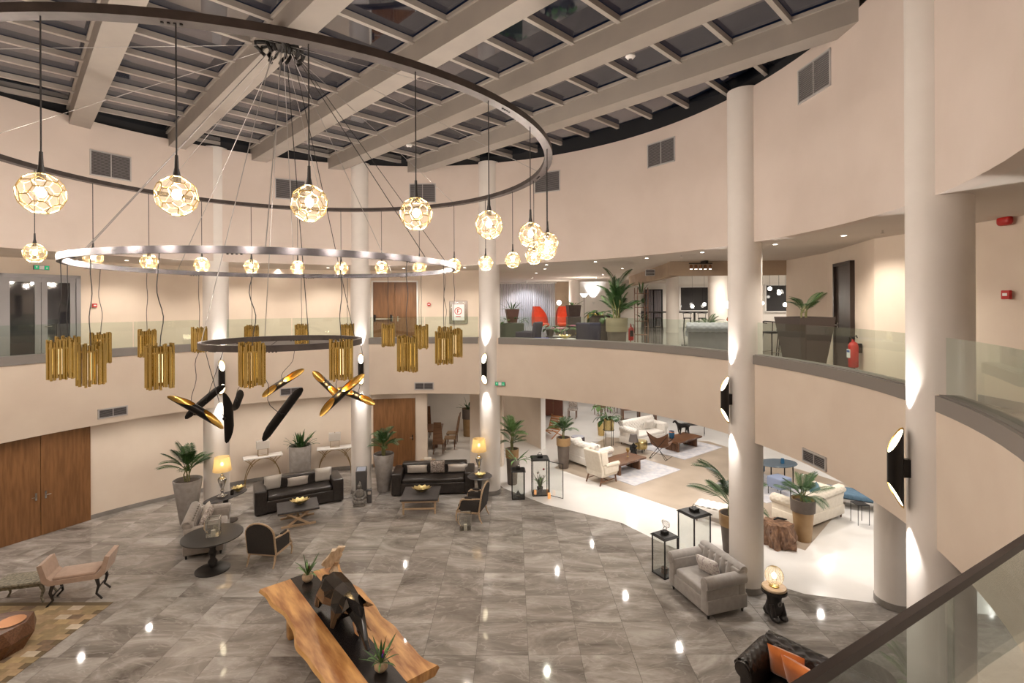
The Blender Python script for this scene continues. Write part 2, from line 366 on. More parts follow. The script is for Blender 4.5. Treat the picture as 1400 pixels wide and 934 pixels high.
def wall_line(name, pts, z0, z1, m, t=.15, label=None):
    mb = MB()
    for p, q in zip(pts, pts[1:]):
        d = math.hypot(q[0]-p[0], q[1]-p[1]); mb.at((p[0], p[1], 0), math.atan2(q[1]-p[1], q[0]-p[0])).box(0, d, 0, t, z0, z1)
    return struct(mb.build(name, m), label)
RO = 10.9
struct(arc_wall(MB(), RO, RO+.15, 91.4, 186, 0, Z_CEIL).build('wall_left', plaster, smooth=True), 'curved outer wall behind the sofas')
struct(arc_wall(MB(), RO, RO+.15, 77, 91.4, Z_FB-.02, Z_CEIL).build('wall_back_mezzanine', plaster, smooth=True), 'mezzanine wall with the framed panel')
struct(arc_wall(MB(), RO, RO+.3, 76.5, 82.9, 0, Z_FB).build('wall_pier', plaster, smooth=True), 'plain pier behind the lamp table')
struct(arc_wall(MB(), RO-.02, RO, 91.4, 186, 0.005, .12).build('baseboard_left', baseboard_m, smooth=True), 'grey stone baseboard of the curved wall')
wall_line('wall_dining', [(-8, 24.5), (0, 24.5)], 0, Z_FB, white_wall, label='pale wall behind the dining table')
wall_line('wall_partition', [(1.33, 21.3), (-.5, 24.5)], 0, Z_FB, plaster, .16, 'free plaster partition wall beside the two-tone planters')
struct(MB().at((1.33, 21.24, 0), math.atan2(3.2, -1.83)).box(-.03, 0, -.02, .20, 0, Z_FB).build('trim_partition', white_paint), 'white end cap of the partition wall')
wall_line('wall_back', [(20, 33), (1, 33)], 0, Z_FB, brown_wall, label='brown wall at the far end of the ground floor lounge')
wall_line('wall_back_left', [(1.2, 33), (-.4, 24.6)], 0, Z_FB, brown_wall)
wall_line('wall_ground_right', [(20, -6), (20, 33)], 0, Z_FB, white_wall)
wall_line('wall_ground_rear', [(-16, -5), (20, -5)], 0, Z_FB, plaster)
wall_line('wall_ground_left', [(-16, 10), (-16, -5)], 0, Z_FB, plaster)
wall_line('wall_right', [(7.44, 7.4), (7.4, 8.2), (7.15, 10.1), (8.0, 13.0), (8.2, 15.3)], Z_MEZZ, Z_CEIL, plaster, -.15, 'mezzanine corridor wall with the dark door')
wall_line('wall_right_near', [(7.3, -4), (7.44, 7.4)], Z_MEZZ, Z_CEIL, plaster, -.15, 'plain mezzanine wall beside the nearest column')
struct(MB().box(7.36, 7.39, 1, 8.1, Z_MEZZ, Z_MEZZ+.12).build('baseboard_right', baseboard_m), 'grey baseboard of the near mezzanine wall')
wall_line('wall_rear', [(-14, 3), (-13, -4), (7.4, -4)], Z_MEZZ, Z_CEIL, plaster, -.15)
wall_line('wall_rear_left', [(-13.75, 7.2), (-14, 3)], Z_MEZZ, Z_CEIL, plaster, .15)
wall_line('wall_lounge_left', [(-.62, 19.0), (-1.2, 30.3)], Z_MEZZ, Z_CEIL, plaster, .15)
wall_line('wall_lounge', [(-1.4, 30.3), (6.3, 30.3)], Z_MEZZ, Z_CEIL, white_wall, label='white wall at the far end of the mezzanine lounge')
wall_line('wall_lounge_brown', [(2.5, 30.0), (3.4, 30.0)], Z_MEZZ, Z_CEIL, brown_wall, label='narrow brown wall panel beside the sheer curtain')
wall_line('wall_lounge_right', [(6.15, 30.3), (6.9, 33)], Z_MEZZ, 8.05, plaster)
wall_line('wall_bar', [(6.8, 33), (24, 33)], Z_MEZZ, 8.05, white_wall, label='pale wall with windows at the back of the bar')
wall_line('wall_bar_right', [(8.2, 15.3), (23.8, 33)], Z_MEZZ, 8.05, white_wall, -.15)

# columns
def column(x, y, r, z0, z1, label, base=True):
    c = struct(MB().lathe([(r, z0), (r, z1)], (x, y, 0), 40).build('column', col_mat, smooth=True), label)
    if base: MB().lathe([(r+.012, z0+.005), (r+.012, z0+.13), (r+.001, z0+.135)], (x, y, 0), 40).build('baseboard', baseboard_m, c, True)
    return c
COLS = {'A': (-8.55, 14.78), 'B': (-4.88, 16.50), 'C': (-.73, 16.43), 'D': (4.95, 10.88), 'E': (5.19, 6.22)}
column(*COLS['A'], .33, 0, Z_TOP+.05, 'round white column beside the oval lamp table')
column(*COLS['B'], .31, 0, Z_TOP+.05, 'round white column between the two leather sofas')
column(*COLS['C'], .33, 0, Z_TOP+.05, 'round white column behind the round lamp table')
column(*COLS['D'], .335, 0, Z_TOP+.02, 'round white column beside the grey tufted armchair')
column(*COLS['E'], .33, 0, Z_TOP+.05, 'nearest round white column at the right')
column(7.62, 10.25, .33, 0, Z_FB, 'lower round column under the mezzanine at the right')
column(3.44, 28.2, .3, Z_MEZZ, Z_CEIL, 'slim white column in the mezzanine lounge', False)
column(8.62, 27.5, .33, Z_MEZZ, 8.05, 'far white column of the bar', False)
column(8.25, 20.5, .38, Z_MEZZ, 8.05, 'white column in front of the bar window', False)
column(9.75, 15.9, .2, Z_MEZZ, 8.05, 'slim column at the corner of the corridor wall', False)

# skylight: beams, purlins and panes
sky = bpy.data.objects.new('ceiling_skylight', None); C.objects.link(sky); sky['kind'] = 'structure'; sky['label'] = 'glazed skylight roof with pale beams over the atrium'
tx, ty = .70, -.714; nx, ny = .714, .70
s0 = CX*nx+CY*ny; t0 = CX*tx+CY*ty
ZB = EYE+4.25
RB = RA+.14
ss = [1.2+2.05*k for k in range(-3, 6)]
rot = math.atan2(ty, tx)
for s in ss[:-1]:
    h = math.sqrt(max(.01, RB*RB-(s-s0)**2))
    cx_, cy_ = nx*s+tx*t0, ny*s+ty*t0
    b = MB().at((cx_, cy_, 0), rot)
    b.prism([(-h, -.2), (h, -.2), (h, .2), (-h, .2)], ZB, ZB+.38)
    b.build('beam', beam_m, sky)
    MB().at((cx_, cy_, 0), rot).box(-h, h, -.24, .24, ZB+.36, ZB+.42).build('beam_flange', purlin_m, sky)
pane_me = {}
for k in range(len(ss)-1):
    sa, sb = ss[k], ss[k+1]
    for i in range(-10, 10):
        t = t0+.97*i+.35
        # purlin across this bay, where the bay is inside the drum
        mid = (sa+sb)/2
        if (t-t0)**2+(mid-s0)**2 < (RB+.35)**2:
            c = (nx*mid+tx*t, ny*mid+ty*t)
            put('purlin', pane_me.setdefault('p', MB().box(-.04, .04, -1.02, 1.02, 0, .10).mesh('purlin', purlin_m)), sky, (*c, ZB+.33), (0, 0, rot))
        tm = t+.485
        if (tm-t0)**2+(mid-s0)**2 < (RB+1.2)**2:
            c = (nx*mid+tx*tm, ny*mid+ty*tm)
            put('pane', pane_me.setdefault('g', MB().box(-.47, .47, -1.0, 1.0, 0, .02).mesh('pane', pane_m)), sky, (*c, ZB+.44), (0, 0, rot))
            for sgn in (-1, 1): pass
# blind roof deck above the mezzanine so that the night sky shows only through the panes
b = MB(); n = 72; vs = []
for i in range(n):
    a = 360*i/n; vs += [(*pol(a, RA+.1), Z_TOP+.5), (*pol(a, 22), Z_TOP+.5)]
b.add(vs, [(2*i, 2*i+1, (2*i+3) % (2*n), (2*i+2) % (2*n)) for i in range(n)])
struct(b.build('ceiling_roof', dark_gap))
# conduit pipe under one beam, with smoke detectors
s = ss[6]; cxp, cyp = nx*s+tx*t0, ny*s+ty*t0
MB().at((cxp, cyp, 0), rot).tube([(-7.0, .27, ZB+.06), (7.0, .27, ZB+.06)], .03, 8).build('conduit', beam_m, sky, True)
MB().at((cxp, cyp, 0), rot).tube([(-7.0, .35, ZB+.10), (7.0, .35, ZB+.10)], .02, 8).build('conduit', beam_m, sky, True)

# mezzanine balustrades: trim band with glass panels, one railing for each bay
def railing(a0, a1, label, gtop=5.63, handrail=False):
    t = thing('glass_railing', label, 'railing', (0, 0, 0), 0, 'glass railings of the mezzanine')
    arc_wall(MB(), RA-.045, RA-.001, a0, a1, Z_TB, Z_TT).build('base_trim', steel, t, True)
    arc_wall(MB(), RA-.001, RA+.2, a0, a1, Z_TT, Z_TT+.012).build('cap_plate', steel, t, True)
    n = max(1, round(abs(a1-a0)/11.)); st = (a1-a0)/n
    for i in range(n):
        g = .1*(1 if st > 0 else -1)
        arc_wall(MB(), RA+.06, RA+.075, a0+i*st+g, a0+(i+1)*st-g, Z_TT+.012, gtop).build('glass_panel', rail_glass, t, True)
    if handrail: arc_wall(MB(), RA+.045, RA+.09, a0, a1, gtop, gtop+.022, 9).build('handrail', mat('dark_handrail', (.03, .022, .02), .35, col2=(.045, .034, .03), scale=8), t, True)
    return t
railing(166, 134, 'glass railing on the left, in front of the grey double door')
railing(129.5, 105.2, 'glass railing between the left column and the column by the brown door')
railing(101.6, 77, 'glass railing in front of the brown wooden double door')
railing(72.2, 20.6, 'long curved glass railing in front of the mezzanine lounge')
railing(15.6, -12, 'glass railing in front of the fire extinguisher and dark planter')
railing(-17, -44, 'glass railing at the right edge beside the nearest column')
HR0, HR1 = (0.435, 0.755), (1.193, 1.196)
# the nearest bay is a straight one with a dark handrail on its glass
t = thing('glass_railing', 'nearest glass railing with a dark handrail at the lower right', 'railing', (HR0[0], HR0[1], 0), math.atan2(HR1[1]-HR0[1], HR1[0]-HR0[0]), 'glass railings of the mezzanine')
hl_ = math.hypot(HR1[0]-HR0[0], HR1[1]-HR0[1])
MB().box(-.7, hl_+.8, -.005, .009, 5.476, 5.494).build('handrail', mat('dark_handrail', (.03, .022, .02), .3, col2=(.045, .034, .03), scale=8), t)
for i in range(2): MB().box(-.7+i*(hl_+1.5)/2, -.7+(i+1)*(hl_+1.5)/2-.01, -.004, .008, Z_TT+.012, 5.475).build('glass_panel', near_glass, t)
MB().box(-.7, hl_+.8, -.03, .03, Z_TB, Z_TT).build('base_trim', steel, t)

# ------------------------------------------------------------------ chandelier: three rings under one ceiling hub
RX, RY = -3.60, 8.10
def ring_mesh(r_out, wid, hgt, n=120):
    return MB().lathe([(r_out-wid, 0), (r_out, 0), (r_out, hgt), (r_out-wid, hgt), (r_out-wid, 0)], n=n)
HUB = (RX-.02, RY, EYE+4.03)
hub = thing('chandelier_hub', 'black cluster of hooks and clamps under the skylight beam holding the ring wires', 'ceiling hub', (HUB[0], HUB[1], HUB[2]))
MB().lathe([(.28, .16), (.28, .22)], n=24).build('mount_plate', black_metal, hub, True)
MB().lathe([(.16, .02), (.19, .16)], n=20).build('collar', black_metal, hub, True)
for i in range(14):
    a = 2*PI*i/14; r = .24+.07*(i % 3)
    MB().tube([(.1*math.cos(a), .1*math.sin(a), .1), (r*math.cos(a), r*math.sin(a), .04), (r*math.cos(a+.25), r*math.sin(a+.25), -.06), (r*.8*math.cos(a+.3), r*.8*math.sin(a+.3), -.12)], .028, 6).build('hook', black_metal, hub, True)
def ring_thing(r, wid, hgt, z, m, label, wires, wr, dark):
    t = thing('ring_chandelier', label, 'chandelier', (RX, RY, z), 0, 'chandelier rings')
    ring_mesh(r, wid, hgt).build('ring', m, t, True)
    for a in wires:
        ca, sa = math.cos(R(a)), math.sin(R(a))
        MB().tube([((r-wid/2)*ca, (r-wid/2)*sa, hgt), (.14*ca, .14*sa, HUB[2]-z+.02)], wr, 5).build('hanging_wire', cord_m if a in dark else wire_m, t, True)
    for a0 in range(0, 360, 45):           # joint plates with bolts under the ring
        for k in range(4):
            a = R(a0+12+k*(.62*4.2/r)); rr_ = r-wid/2
            MB().at((rr_*math.cos(a), rr_*math.sin(a), 0), a).cyl((0, 0, -.012), (0, 0, .001), .012, n=8).build('bolt', black_metal, t)
    return t
ring_thing(4.24, .12, .075, EYE+2.22, bronze_dark, 'largest dark ring of the chandelier with glass balls, just under the skylight', [12, 57, 102, 147, 192, 237, 282, 327], .0045, [])
ring_thing(2.70, .05, .08, EYE+.55, bronze, 'middle metallic ring of the chandelier above the brass tube pendants', [20, 65, 110, 155, 200, 245, 290, 335], .0055, [20, 335])
ring_thing(1.18, .07, .09, EYE-.645, bronze_dark, 'smallest dark ring of the chandelier above the blade lamps', [40, 130, 220, 310], .006, [310, 40])

# faceted glass balls on the large ring
def ball_meshes():
    bm = bmesh.new(); bmesh.ops.create_icosphere(bm, subdivisions=2, radius=.152)
    me0 = bpy.data.meshes.new('tmp'); 
    # dodecagon-like faceting: truncate by merging near-coplanar triangles after random warping
    bmesh.ops.dissolve_limit(bm, angle_limit=R(2), verts=bm.verts, edges=bm.edges)
    bm2 = bmesh.new(); bmesh.ops.create_icosphere(bm2, subdivisions=1, radius=1)
    bmesh.ops.bevel(bm2, geom=list(bm2.verts), offset=.33, offset_type='OFFSET', segments=1, affect='VERTICES')
    for v in bm2.verts: v.co = v.co.normalized()*.152; v.co.z *= 1.03
    sh = bpy.data.meshes.new('glass_shade'); bm2.to_mesh(sh); sh.materials.append(shade_glass)
    fr = MB()
    for e in bm2.edges:
        fr.tube([e.verts[0].co, e.verts[1].co], .0042, 4, False)
    frame = fr.mesh('frame', mat('gilt_wire', (.62, .44, .18), .3, metal=.9))
    bm.free(); bm2.free(); bpy.data.meshes.remove(me0)
    return sh, frame
ball_sh, ball_fr = ball_meshes()
ball_cord = MB().tube([(0, 0, .30), (0, 0, 1.36)], .006, 6).mesh('cord', cord_m)
ball_sock = MB().lathe([(.012, .32), (.016, .22), (.03, .15), (.03, .10)], n=10).mesh('socket', cord_m, True)
ball_bulb = MB().ell((0, 0, .01), (.034, .034, .042), 12, 8).mesh('bulb', bulb_m, True)
def ordinal(k): return ['first', 'second', 'third', 'fourth', 'fifth', 'sixth', 'seventh', 'eighth', 'ninth', 'tenth', 'eleventh', 'twelfth', 'thirteenth', 'fourteenth'][k]
front = ['largest faceted glass ball pendant, at the far left of the front row', 'second faceted glass ball pendant from the left in the front row', 'third faceted glass ball pendant from the left in the front row, left of centre',
         'fourth faceted glass ball pendant from the left in the front row', 'fifth faceted glass ball pendant from the left in the front row, before the middle column', 'uppermost glass ball of the cluster at the right end of the large ring',
         'rightmost glass ball of the cluster at the right end of the large ring', 'small glass ball half hidden behind the rightmost ball of the cluster', 'lowest glass ball of the cluster at the right end of the large ring']
for k in range(27):
    a = -90+13.333*k
    x, y = RX+4.18*math.cos(R(a)), RY+4.18*math.sin(R(a))
    if k < 9: lab = front[k]
    elif k < 21: lab = ordinal(k-9)+' small glass ball from the right in the far row of the large ring'
    else: lab = 'faceted glass ball pendant of the large ring beyond the left edge'
    t = thing('glass_ball_pendant', lab, 'pendant lamp', (x, y, EYE+.86), R(a*3), 'faceted glass ball pendants of the large ring')
    put('glass_shade', ball_sh, t); put('frame', ball_fr, t); put('cord', ball_cord, t); put('socket', ball_sock, t); put('bulb', ball_bulb, t)
    light('ball_light', 'POINT', (0, 0, 0), W_BALL, (1, .88, .78), t, .05)

# brass tube pendants on the middle ring
def brass_meshes():
    outs = []
    for v in range(3):
        rnd = random.Random(v+3); tubes = []
        for i in range(26):
            a = 2*PI*i/26; r = .122 if i % 2 else .109
            z0 = -.47+rnd.random()*.035; z1 = -.03+rnd.random()*.05; mb = MB()
            k = 8; R0, R1 = .0135, .011
            for (ra, rb, za, zb) in ((R0, R0, z0, z1), (R0, R1, z1, z1), (R1, R1, z1, z0), (R1, R0, z0, z0)):
                mb.add([(r*math.cos(a)+ra*math.cos(2*PI*j/k), r*math.sin(a)+ra*math.sin(2*PI*j/k), za) for j in range(k)]+[(r*math.cos(a)+rb*math.cos(2*PI*j/k), r*math.sin(a)+rb*math.sin(2*PI*j/k), zb) for j in range(k)],
                       [(j, (j+1) % k, k+(j+1) % k, k+j) for j in range(k)])
            tubes.append(mb.mesh('tube', brass, True))
        outs.append(tubes)
    return outs
brass_sets = brass_meshes()
brass_core = MB().cyl((0, 0, -.40), (0, 0, -.10), .028, n=10).mesh('lamp_core', brass_glow, True)
brass_disc = MB().lathe([(.125, -.09), (.125, -.075)], n=16).mesh('spider_disc', brass, True)
bl = {-113: 'brass tube pendant in front of its neighbours at the far left', -93: 'second large brass tube pendant from the left in the front row, hanging alone', -73: 'large brass tube pendant in front of the left part of the smallest ring', -53: 'brass tube pendant in front of the right part of the smallest ring',
      -33: 'lowest brass tube pendant before the brown upper door', -13: 'large brass tube pendant in front of the two at the right end', 7: 'rightmost brass tube pendant', 27: 'brass tube pendant half hidden behind the right-end pair', 47: 'small brass tube pendant just left of the right-end group', 67: 'small brass tube pendant at the left edge of the brown upper door',
      87: 'small far brass tube pendant beside the column, right of the smallest ring', 107: 'small far brass tube pendant behind the middle of the smallest ring', 127: 'small far brass tube pendant behind the left half of the smallest ring', 147: 'small far brass tube pendant in front of the left column',
      167: 'small brass tube pendant half hidden above the one hanging alone', -173: 'brass tube pendant right of the grey door, behind the front pair', -153: 'brass tube pendant behind the leftmost one, before the grey door', -133: 'leftmost brass tube pendant, before the grey glass door'}
for i, a in enumerate(bl):
    x, y = RX+2.67*math.cos(R(a)), RY+2.67*math.sin(R(a)); rnd = random.Random(i)
    t = thing('brass_tube_pendant', bl[a], 'pendant lamp', (x, y, EYE-.42), R(a+i*13), 'brass tube pendants of the middle ring')
    for me in brass_sets[i % 3]: put('tube', me, t)
    put('lamp_core', brass_core, t); put('spider_disc', brass_disc, t)
    w1, w2 = rnd.uniform(-.035, .035), rnd.uniform(-.035, .035)
    pts = [(0, 0, -.08), (w1*.3, w2*.3, .1), (w1, w2, .3), (-w1*.8, -w2*.6, .55), (w2*.4, w1*.4, .78), (0, 0, .97)]
    pts = [Vector(pts[0]).lerp(Vector(pts[1]), .0)] + [Vector(p) for p in pts[1:]]
    sm = []
    for q in range(len(pts)-1):
        p0, p1, p2, p3 = pts[max(q-1, 0)], pts[q], pts[q+1], pts[min(q+2, len(pts)-1)]
        for u in (0, .33, .66): sm.append(.5*((2*p1)+(-p0+p2)*u+(2*p0-5*p1+4*p2-p3)*u*u+(-p0+3*p1-3*p2+p3)*u**3))
    sm.append(pts[-1])
    MB().tube(sm, .005, 5).build('cord', cord_m, t, True)

# cut-tube blade lamps below the smallest ring: each a slanting black tube, gilded inside
def blade(p0, p1, lit, label, attach, open_dir):
    p0, p1 = Vector(p0), Vector(p1); mid = (p0+p1)/2; L = (p1-p0).length; ax = (p1-p0).normalized()
    od = Vector(open_dir); od = (od-ax*od.dot(ax)).normalized(); sd = ax.cross(od)
    t = thing('blade_lamp', label, 'pendant lamp', mid, 0, 'black blade lamps of the smallest ring')
    r = .062; N = 12; cut = L*.42
    def surf(mb, rad):
        ring = []
        for j in range(N+1):
            th = 2*PI*j/N
            c = math.cos(th)           # 1 on the open side
            half = L/2-cut*(c+1)/2     # open side is short, back side is long: both ends cut on the slant
            ring.append((half, od*math.cos(th)*rad+sd*math.sin(th)*rad))
        vs = []
        for h, o_ in ring: vs += [tuple(o_-ax*h), tuple(o_+ax*h)]
        mb.add(vs, [(2*j, 2*j+2, 2*j+3, 2*j+1) for j in range(N)]); return mb
    surf(MB(), r).build('outer_tube', black_metal, t, True)
    surf(MB(), r-.006).build('gilded_lining', gold_in, t, True)
    MB().tube([ax*(-L*.10), ax*(L*.10)], .02, 8).build('lamp_tube', tube_m if lit else black_metal, t, True)
    MB().tube([-od*(r-.004), -od*(r+.03)], .02, 8).build('cord_grip', black_metal, t, True)
    at = Vector(attach)-mid; s0_ = -od*(r+.02)
    sag = Vector((random.uniform(-.1, .1), random.uniform(-.06, .06), 0))
    pts = []
    for i in range(13):
        u = i/12; pts.append(s0_.lerp(at, u)+sag*math.sin(PI*u)*1.2+sag*.6*math.sin(3*PI*u))
    MB().tube(pts, .0045, 5).build('cord', cord_m, t, True)
    if lit: light('blade_light', 'POINT', od*.09, 3, (1, .66, .3), t, .03)
rz_ = EYE-.645
def on_ring(a): return (RX+1.14*math.cos(R(a)), RY+1.14*math.sin(R(a)), rz_)
blade((-4.763, 7.1, 4.825), (-4.097, 7.3, 4.317), False, 'long black blade lamp crossing in front at the far left', on_ring(200), (.3,-.4,.9))
blade((-5.438, 8.5, 4.182), (-4.891, 8.7, 4.706), False, 'black blade lamp behind the far left one, rising to the right', on_ring(165), (0,.8,.6))
blade((-3.896, 7.0, 4.868), (-3.925, 7.1, 4.151), False, 'upright black blade lamp in front of the lit table lamp', on_ring(230), (.2,.9,0))
blade((-4.895, 9.0, 4.183), (-4.805, 9.1, 4.538), False, 'short looking black blade lamp half hidden behind the brass pendant', on_ring(120), (0,.8,.3))
blade((-4.481, 9.1, 4.407), (-3.724, 9.1, 4.897), True, 'slim lit blade lamp with gold tips rising to the right, in the middle', on_ring(95), (.3,-.8,.3))
blade((-3.42, 7.0, 4.206), (-2.917, 7.1, 4.917), False, 'longest black blade lamp, slanting down over the white box lamp', on_ring(280), (-.2,.8,.5))
blade((-3.438, 8.8, 4.909), (-2.95, 8.8, 4.429), True, 'lit blade lamp with its gold end up at the left of the crossed pair', on_ring(50), (.3,-.9,.2))
blade((-2.897, 7.6, 4.391), (-2.22, 7.6, 5.017), True, 'brightest lit blade lamp crossing over the others at the right', on_ring(340), (-.2,-.9,.2))
blade((-2.875, 8.4, 4.683), (-2.279, 8.5, 4.396), True, 'lit blade lamp pointing down to the right behind the brightest one', on_ring(15), (-.1,-.8,.5))
# ------------------------------------------------------------------ recessed downlights
dl_b = MB().lathe([(.045, .0), (.062, .0), (.062, -.006), (.045, -.004), (.045, .0)], n=16).mesh('bezel', white_paint, True)
dl_l = MB().lathe([(.045, -.003), (.045, .0)], n=16).mesh('lens', lens_m, True)
def downlight(x, y, z, power, label, group, spot=140, col=(1, .89, .77)):
    t = thing('recessed_downlight', label, 'downlight', (x, y, z-.002), 0, group)
    put('bezel', dl_b, t); put('lens', dl_l, t)
    light('downlight', 'SPOT', (0, 0, -.02), power, col, t, .05, (0, 0, 0), R(spot), .6)
MZ = [(1.12, 16.52, 'recessed downlight above the two red armchairs'),
      (2.52, 15.44, 'recessed downlight above the tall mezzanine palm'),
      (3.76, 14.27, 'recessed downlight beside the small ceiling vent'),
      (4.72, 12.68, 'recessed downlight above the black spotlight bar'),
      (5.66, 11.00, 'recessed downlight just right of the tall right column'),
      (6.23, 9.60, 'recessed downlight above the dark corridor door'),
      (-11.15, 16.61, 'recessed downlight on the left, between second and third far glass balls'),
      (-8.18, 17.91, 'recessed downlight in the mezzanine ceiling left of centre, behind the rings'),
      (-1.63, 17.66, 'recessed downlight left of the middle column')]
fill_lab = ['above the far left end of the mezzanine', 'above the gap right of the grey double door', 'above the left column', 'above the wall left of the second column', 'above the brown mezzanine door']  # extra downlights added to brighten the left mezzanine wall
for a, l_ in zip((163, 143, 125, 110, 95), fill_lab): MZ.append((*pol(a, 9.6), 'added recessed downlight '+l_))
for x, y, lab in MZ: downlight(x, y, Z_CEIL, W_DOWN, lab, 'downlights of the mezzanine ceiling')
rear_lab = 'recessed downlight of the mezzanine ceiling outside the view'
for a in (185, 205, 225, 245, 265, 285, 305, 325): downlight(*pol(a, 10.0), Z_CEIL, W_DOWN, rear_lab, 'downlights behind the camera')
for x, y in ((1, 21), (4, 22.5), (1, 25), (4.2, 25.5), (4, 18.5), (1.2, 18.5)): downlight(x, y, Z_CEIL, W_DOWN*1.1, 'recessed downlight deep in the mezzanine lounge ceiling', 'downlights of the mezzanine lounge')
for x, y in ((8, 18), (12, 20), (8.5, 24), (13, 25), (10, 30), (15, 30), (19, 31)): downlight(x, y, 8.05, W_DOWN*2.4, 'recessed downlight in the raised ceiling of the bar', 'downlights of the bar')
for x, y in ((1.5, 17.5), (3.5, 16), (5.2, 15.5), (4.4, 13.6), (6.5, 12.4), (8.6, 11.6), (3, 19.5), (6, 18), (9, 15), (11, 13), (5, 21.5), (8, 21), (11, 18), (3.5, 24.5), (7, 25.5), (11, 23), (4, 29), (9.5, 8.5), (14, 15)):  # unseen downlights put in for the brightness of the white floor
    downlight(x, y, Z_FB, W_GROUND, 'unseen recessed downlight in the lounge ceiling under the mezzanine', 'downlights of the ground floor lounge', 150, (1, .93, .86))
for a in (95, 104, 113, 122, 131, 140, 149, 158, 167): downlight(*pol(a, 9.7), Z_FB, W_GROUND*.42, 'recessed downlight over the curved walk behind the sofas', 'downlights of the curved walk', 150, (1, .9, .8))
for x, y in ((-3.2, 21.5), (-1.5, 22.5)): downlight(x, y, Z_FB, W_GROUND*.3, 'recessed downlight over the dining table', 'downlights of the dining corner', 150, (1, .85, .7))

# smoke detectors under the beams
for s_i, tt, lab in ((6, 3.15, 'white smoke detector under the beam right of the big ring'), (6, -3.7, 'white smoke detector under the beam above the fourth glass ball')):
    s = ss[s_i]; x, y = nx*(s+.3)+tx*(t0+tt), ny*(s+.3)+ty*(t0+tt)
    t = thing('smoke_detector', lab, 'smoke detector', (x, y, ZB), 0, 'smoke detectors')
    MB().lathe([(.075, .03), (.085, -.01), (.06, -.04), (.03, -.055)], n=18).build('body', white_paint, t, True); MB().cyl((0, 0, .03), (0, 0, .12), .015).build('stem', beam_m, t); MB().lathe([(.032, -.056), (.032, -.05)], n=12).build('grille', black_metal, t)

# wall sconces on the columns: a black tube cut on the slant at both ends
def sconce(col, ang, label, r_c=.33):
    x, y = COLS[col]; d = Vector((math.cos(ang), math.sin(ang), 0))
    t = thing('column_sconce', label, 'wall lamp', (x+d.x*(r_c+.15), y+d.y*(r_c+.15), 4.0), ang, 'slant-cut column sconces')
    # local +x looks away from the column
    N = 16; rad = .085; hl, cutx = .50, .42
    def surf(mb, rr_):
        vs = []
        for j in range(N+1):
            th = 2*PI*j/N; c_ = math.cos(th); half = hl-cutx*(c_+1)/2*.75
            vs += [(rr_*c_, rr_*math.sin(th), -half), (rr_*c_, rr_*math.sin(th), half)]
        return mb.add(vs, [(2*j, 2*j+2, 2*j+3, 2*j+1) for j in range(N)])
    surf(MB(), rad).build('outer_tube', black_metal, t, True)
    surf(MB(), rad-.006).build('lining', gold_in, t, True)
    for sg in (1, -1):
        vs = [(((rad-.008)*math.cos(2*PI*j/N)), (rad-.008)*math.sin(2*PI*j/N), sg*(hl-.03-cutx*.75*(math.cos(2*PI*j/N)+1)/2)) for j in range(N)]
        MB().add(vs, [tuple(range(N))]).build('diffuser', sconce_glow, t)
    MB().box(-.16, -.07, -.035, .035, -.11, .11).build('bracket', black_metal, t)
    for sg in (1, -1):
        light('sconce_light', 'SPOT', (-.035, 0, sg*(hl+.02)), W_SCONCE, (1, .95, .9), t, .025, (0, 0 if sg < 0 else PI, 0), R(52), .3)
def face(col): x, y = COLS[col]; return math.atan2(CY-y, CX-x)
sconce('A', face('A')+.1, 'slant-cut black and gold sconce on the left column')
sconce('B', face('B')+.05, 'slant-cut black and gold sconce on the column between the sofas', .31)
sconce('C', face('C')-.05, 'slant-cut black and gold sconce on the middle column above the table lamp')
sconce('D', face('D')-.12, 'slant-cut black and gold sconce on the column by the grey armchair', .335)
sconce('E', face('E')+.05, 'largest slant-cut black and gold sconce, on the nearest column')

# ------------------------------------------------------------------ vents and small wall fixtures
def vent(a, z, wdt, hgt, label, nsl, r=RA):
    x, y = pol(a, r-.012)
    t = thing('air_vent', label, 'air vent', (x, y, z), R(a)-PI/2, 'ventilation grilles')
    # local x along the wall, local -y towards the atrium
    f = MB(); e = .028
    f.box(-wdt/2, wdt/2, -.02, .02, hgt/2-e, hgt/2); f.box(-wdt/2, wdt/2, -.02, .02, -hgt/2, -hgt/2+e)
    f.box(-wdt/2, -wdt/2+e, -.02, .02, -hgt/2, hgt/2); f.box(wdt/2-e, wdt/2, -.02, .02, -hgt/2, hgt/2); f.box(-.008, .008, -.018, .02, -hgt/2, hgt/2)
    f.build('frame', mat('vent_frame', (.55, .53, .52), .5, metal=.2), t)
    MB().box(-wdt/2+.01, wdt/2-.01, .0, .012, -hgt/2+.01, hgt/2-.01).build('backing', mat('vent_backing', (.06, .055, .055), .8), t)
    sl = MB().at((0, -.006, 0), 0, R(-35)).box(-wdt/2+e, wdt/2-e, -.012, .012, -.003, .003).mesh('slat', mat('vent_slat', (.24, .225, .225), .5, metal=.2))
    for i in range(nsl): put('slat', sl, t, (0, 0, -hgt/2+e+(hgt-2*e)*(i+.5)/nsl))
for a, z, lab in ((148, 9.51, 'louvred vent high on the wall at the far left, above the big ring'), (117.5, 9.56, 'louvred vent partly behind the third glass ball'), (89.5, 9.63, 'louvred vent above the fourth glass ball'),
                  (60.7, 9.72, 'louvred vent just right of the big ring end'), (34.8, 9.86, 'louvred vent high between the big ring and the tall right column'), (3.9, 9.94, 'largest looking louvred vent high on the right wall')):
    vent(a, z, .86, .62, lab, 16)
for a, z, lab in ((147.9, 3.40, 'low wide vent above the brown door at the left'), (89.4, 3.39, 'low wide vent above the dining opening'), (117.6, 3.40, 'low wide vent behind the long black blade lamp'), (4.2, 3.30, 'low wide vent above the two-tone planter at the right')):
    vent(a, z, .62, .24, lab, 6)
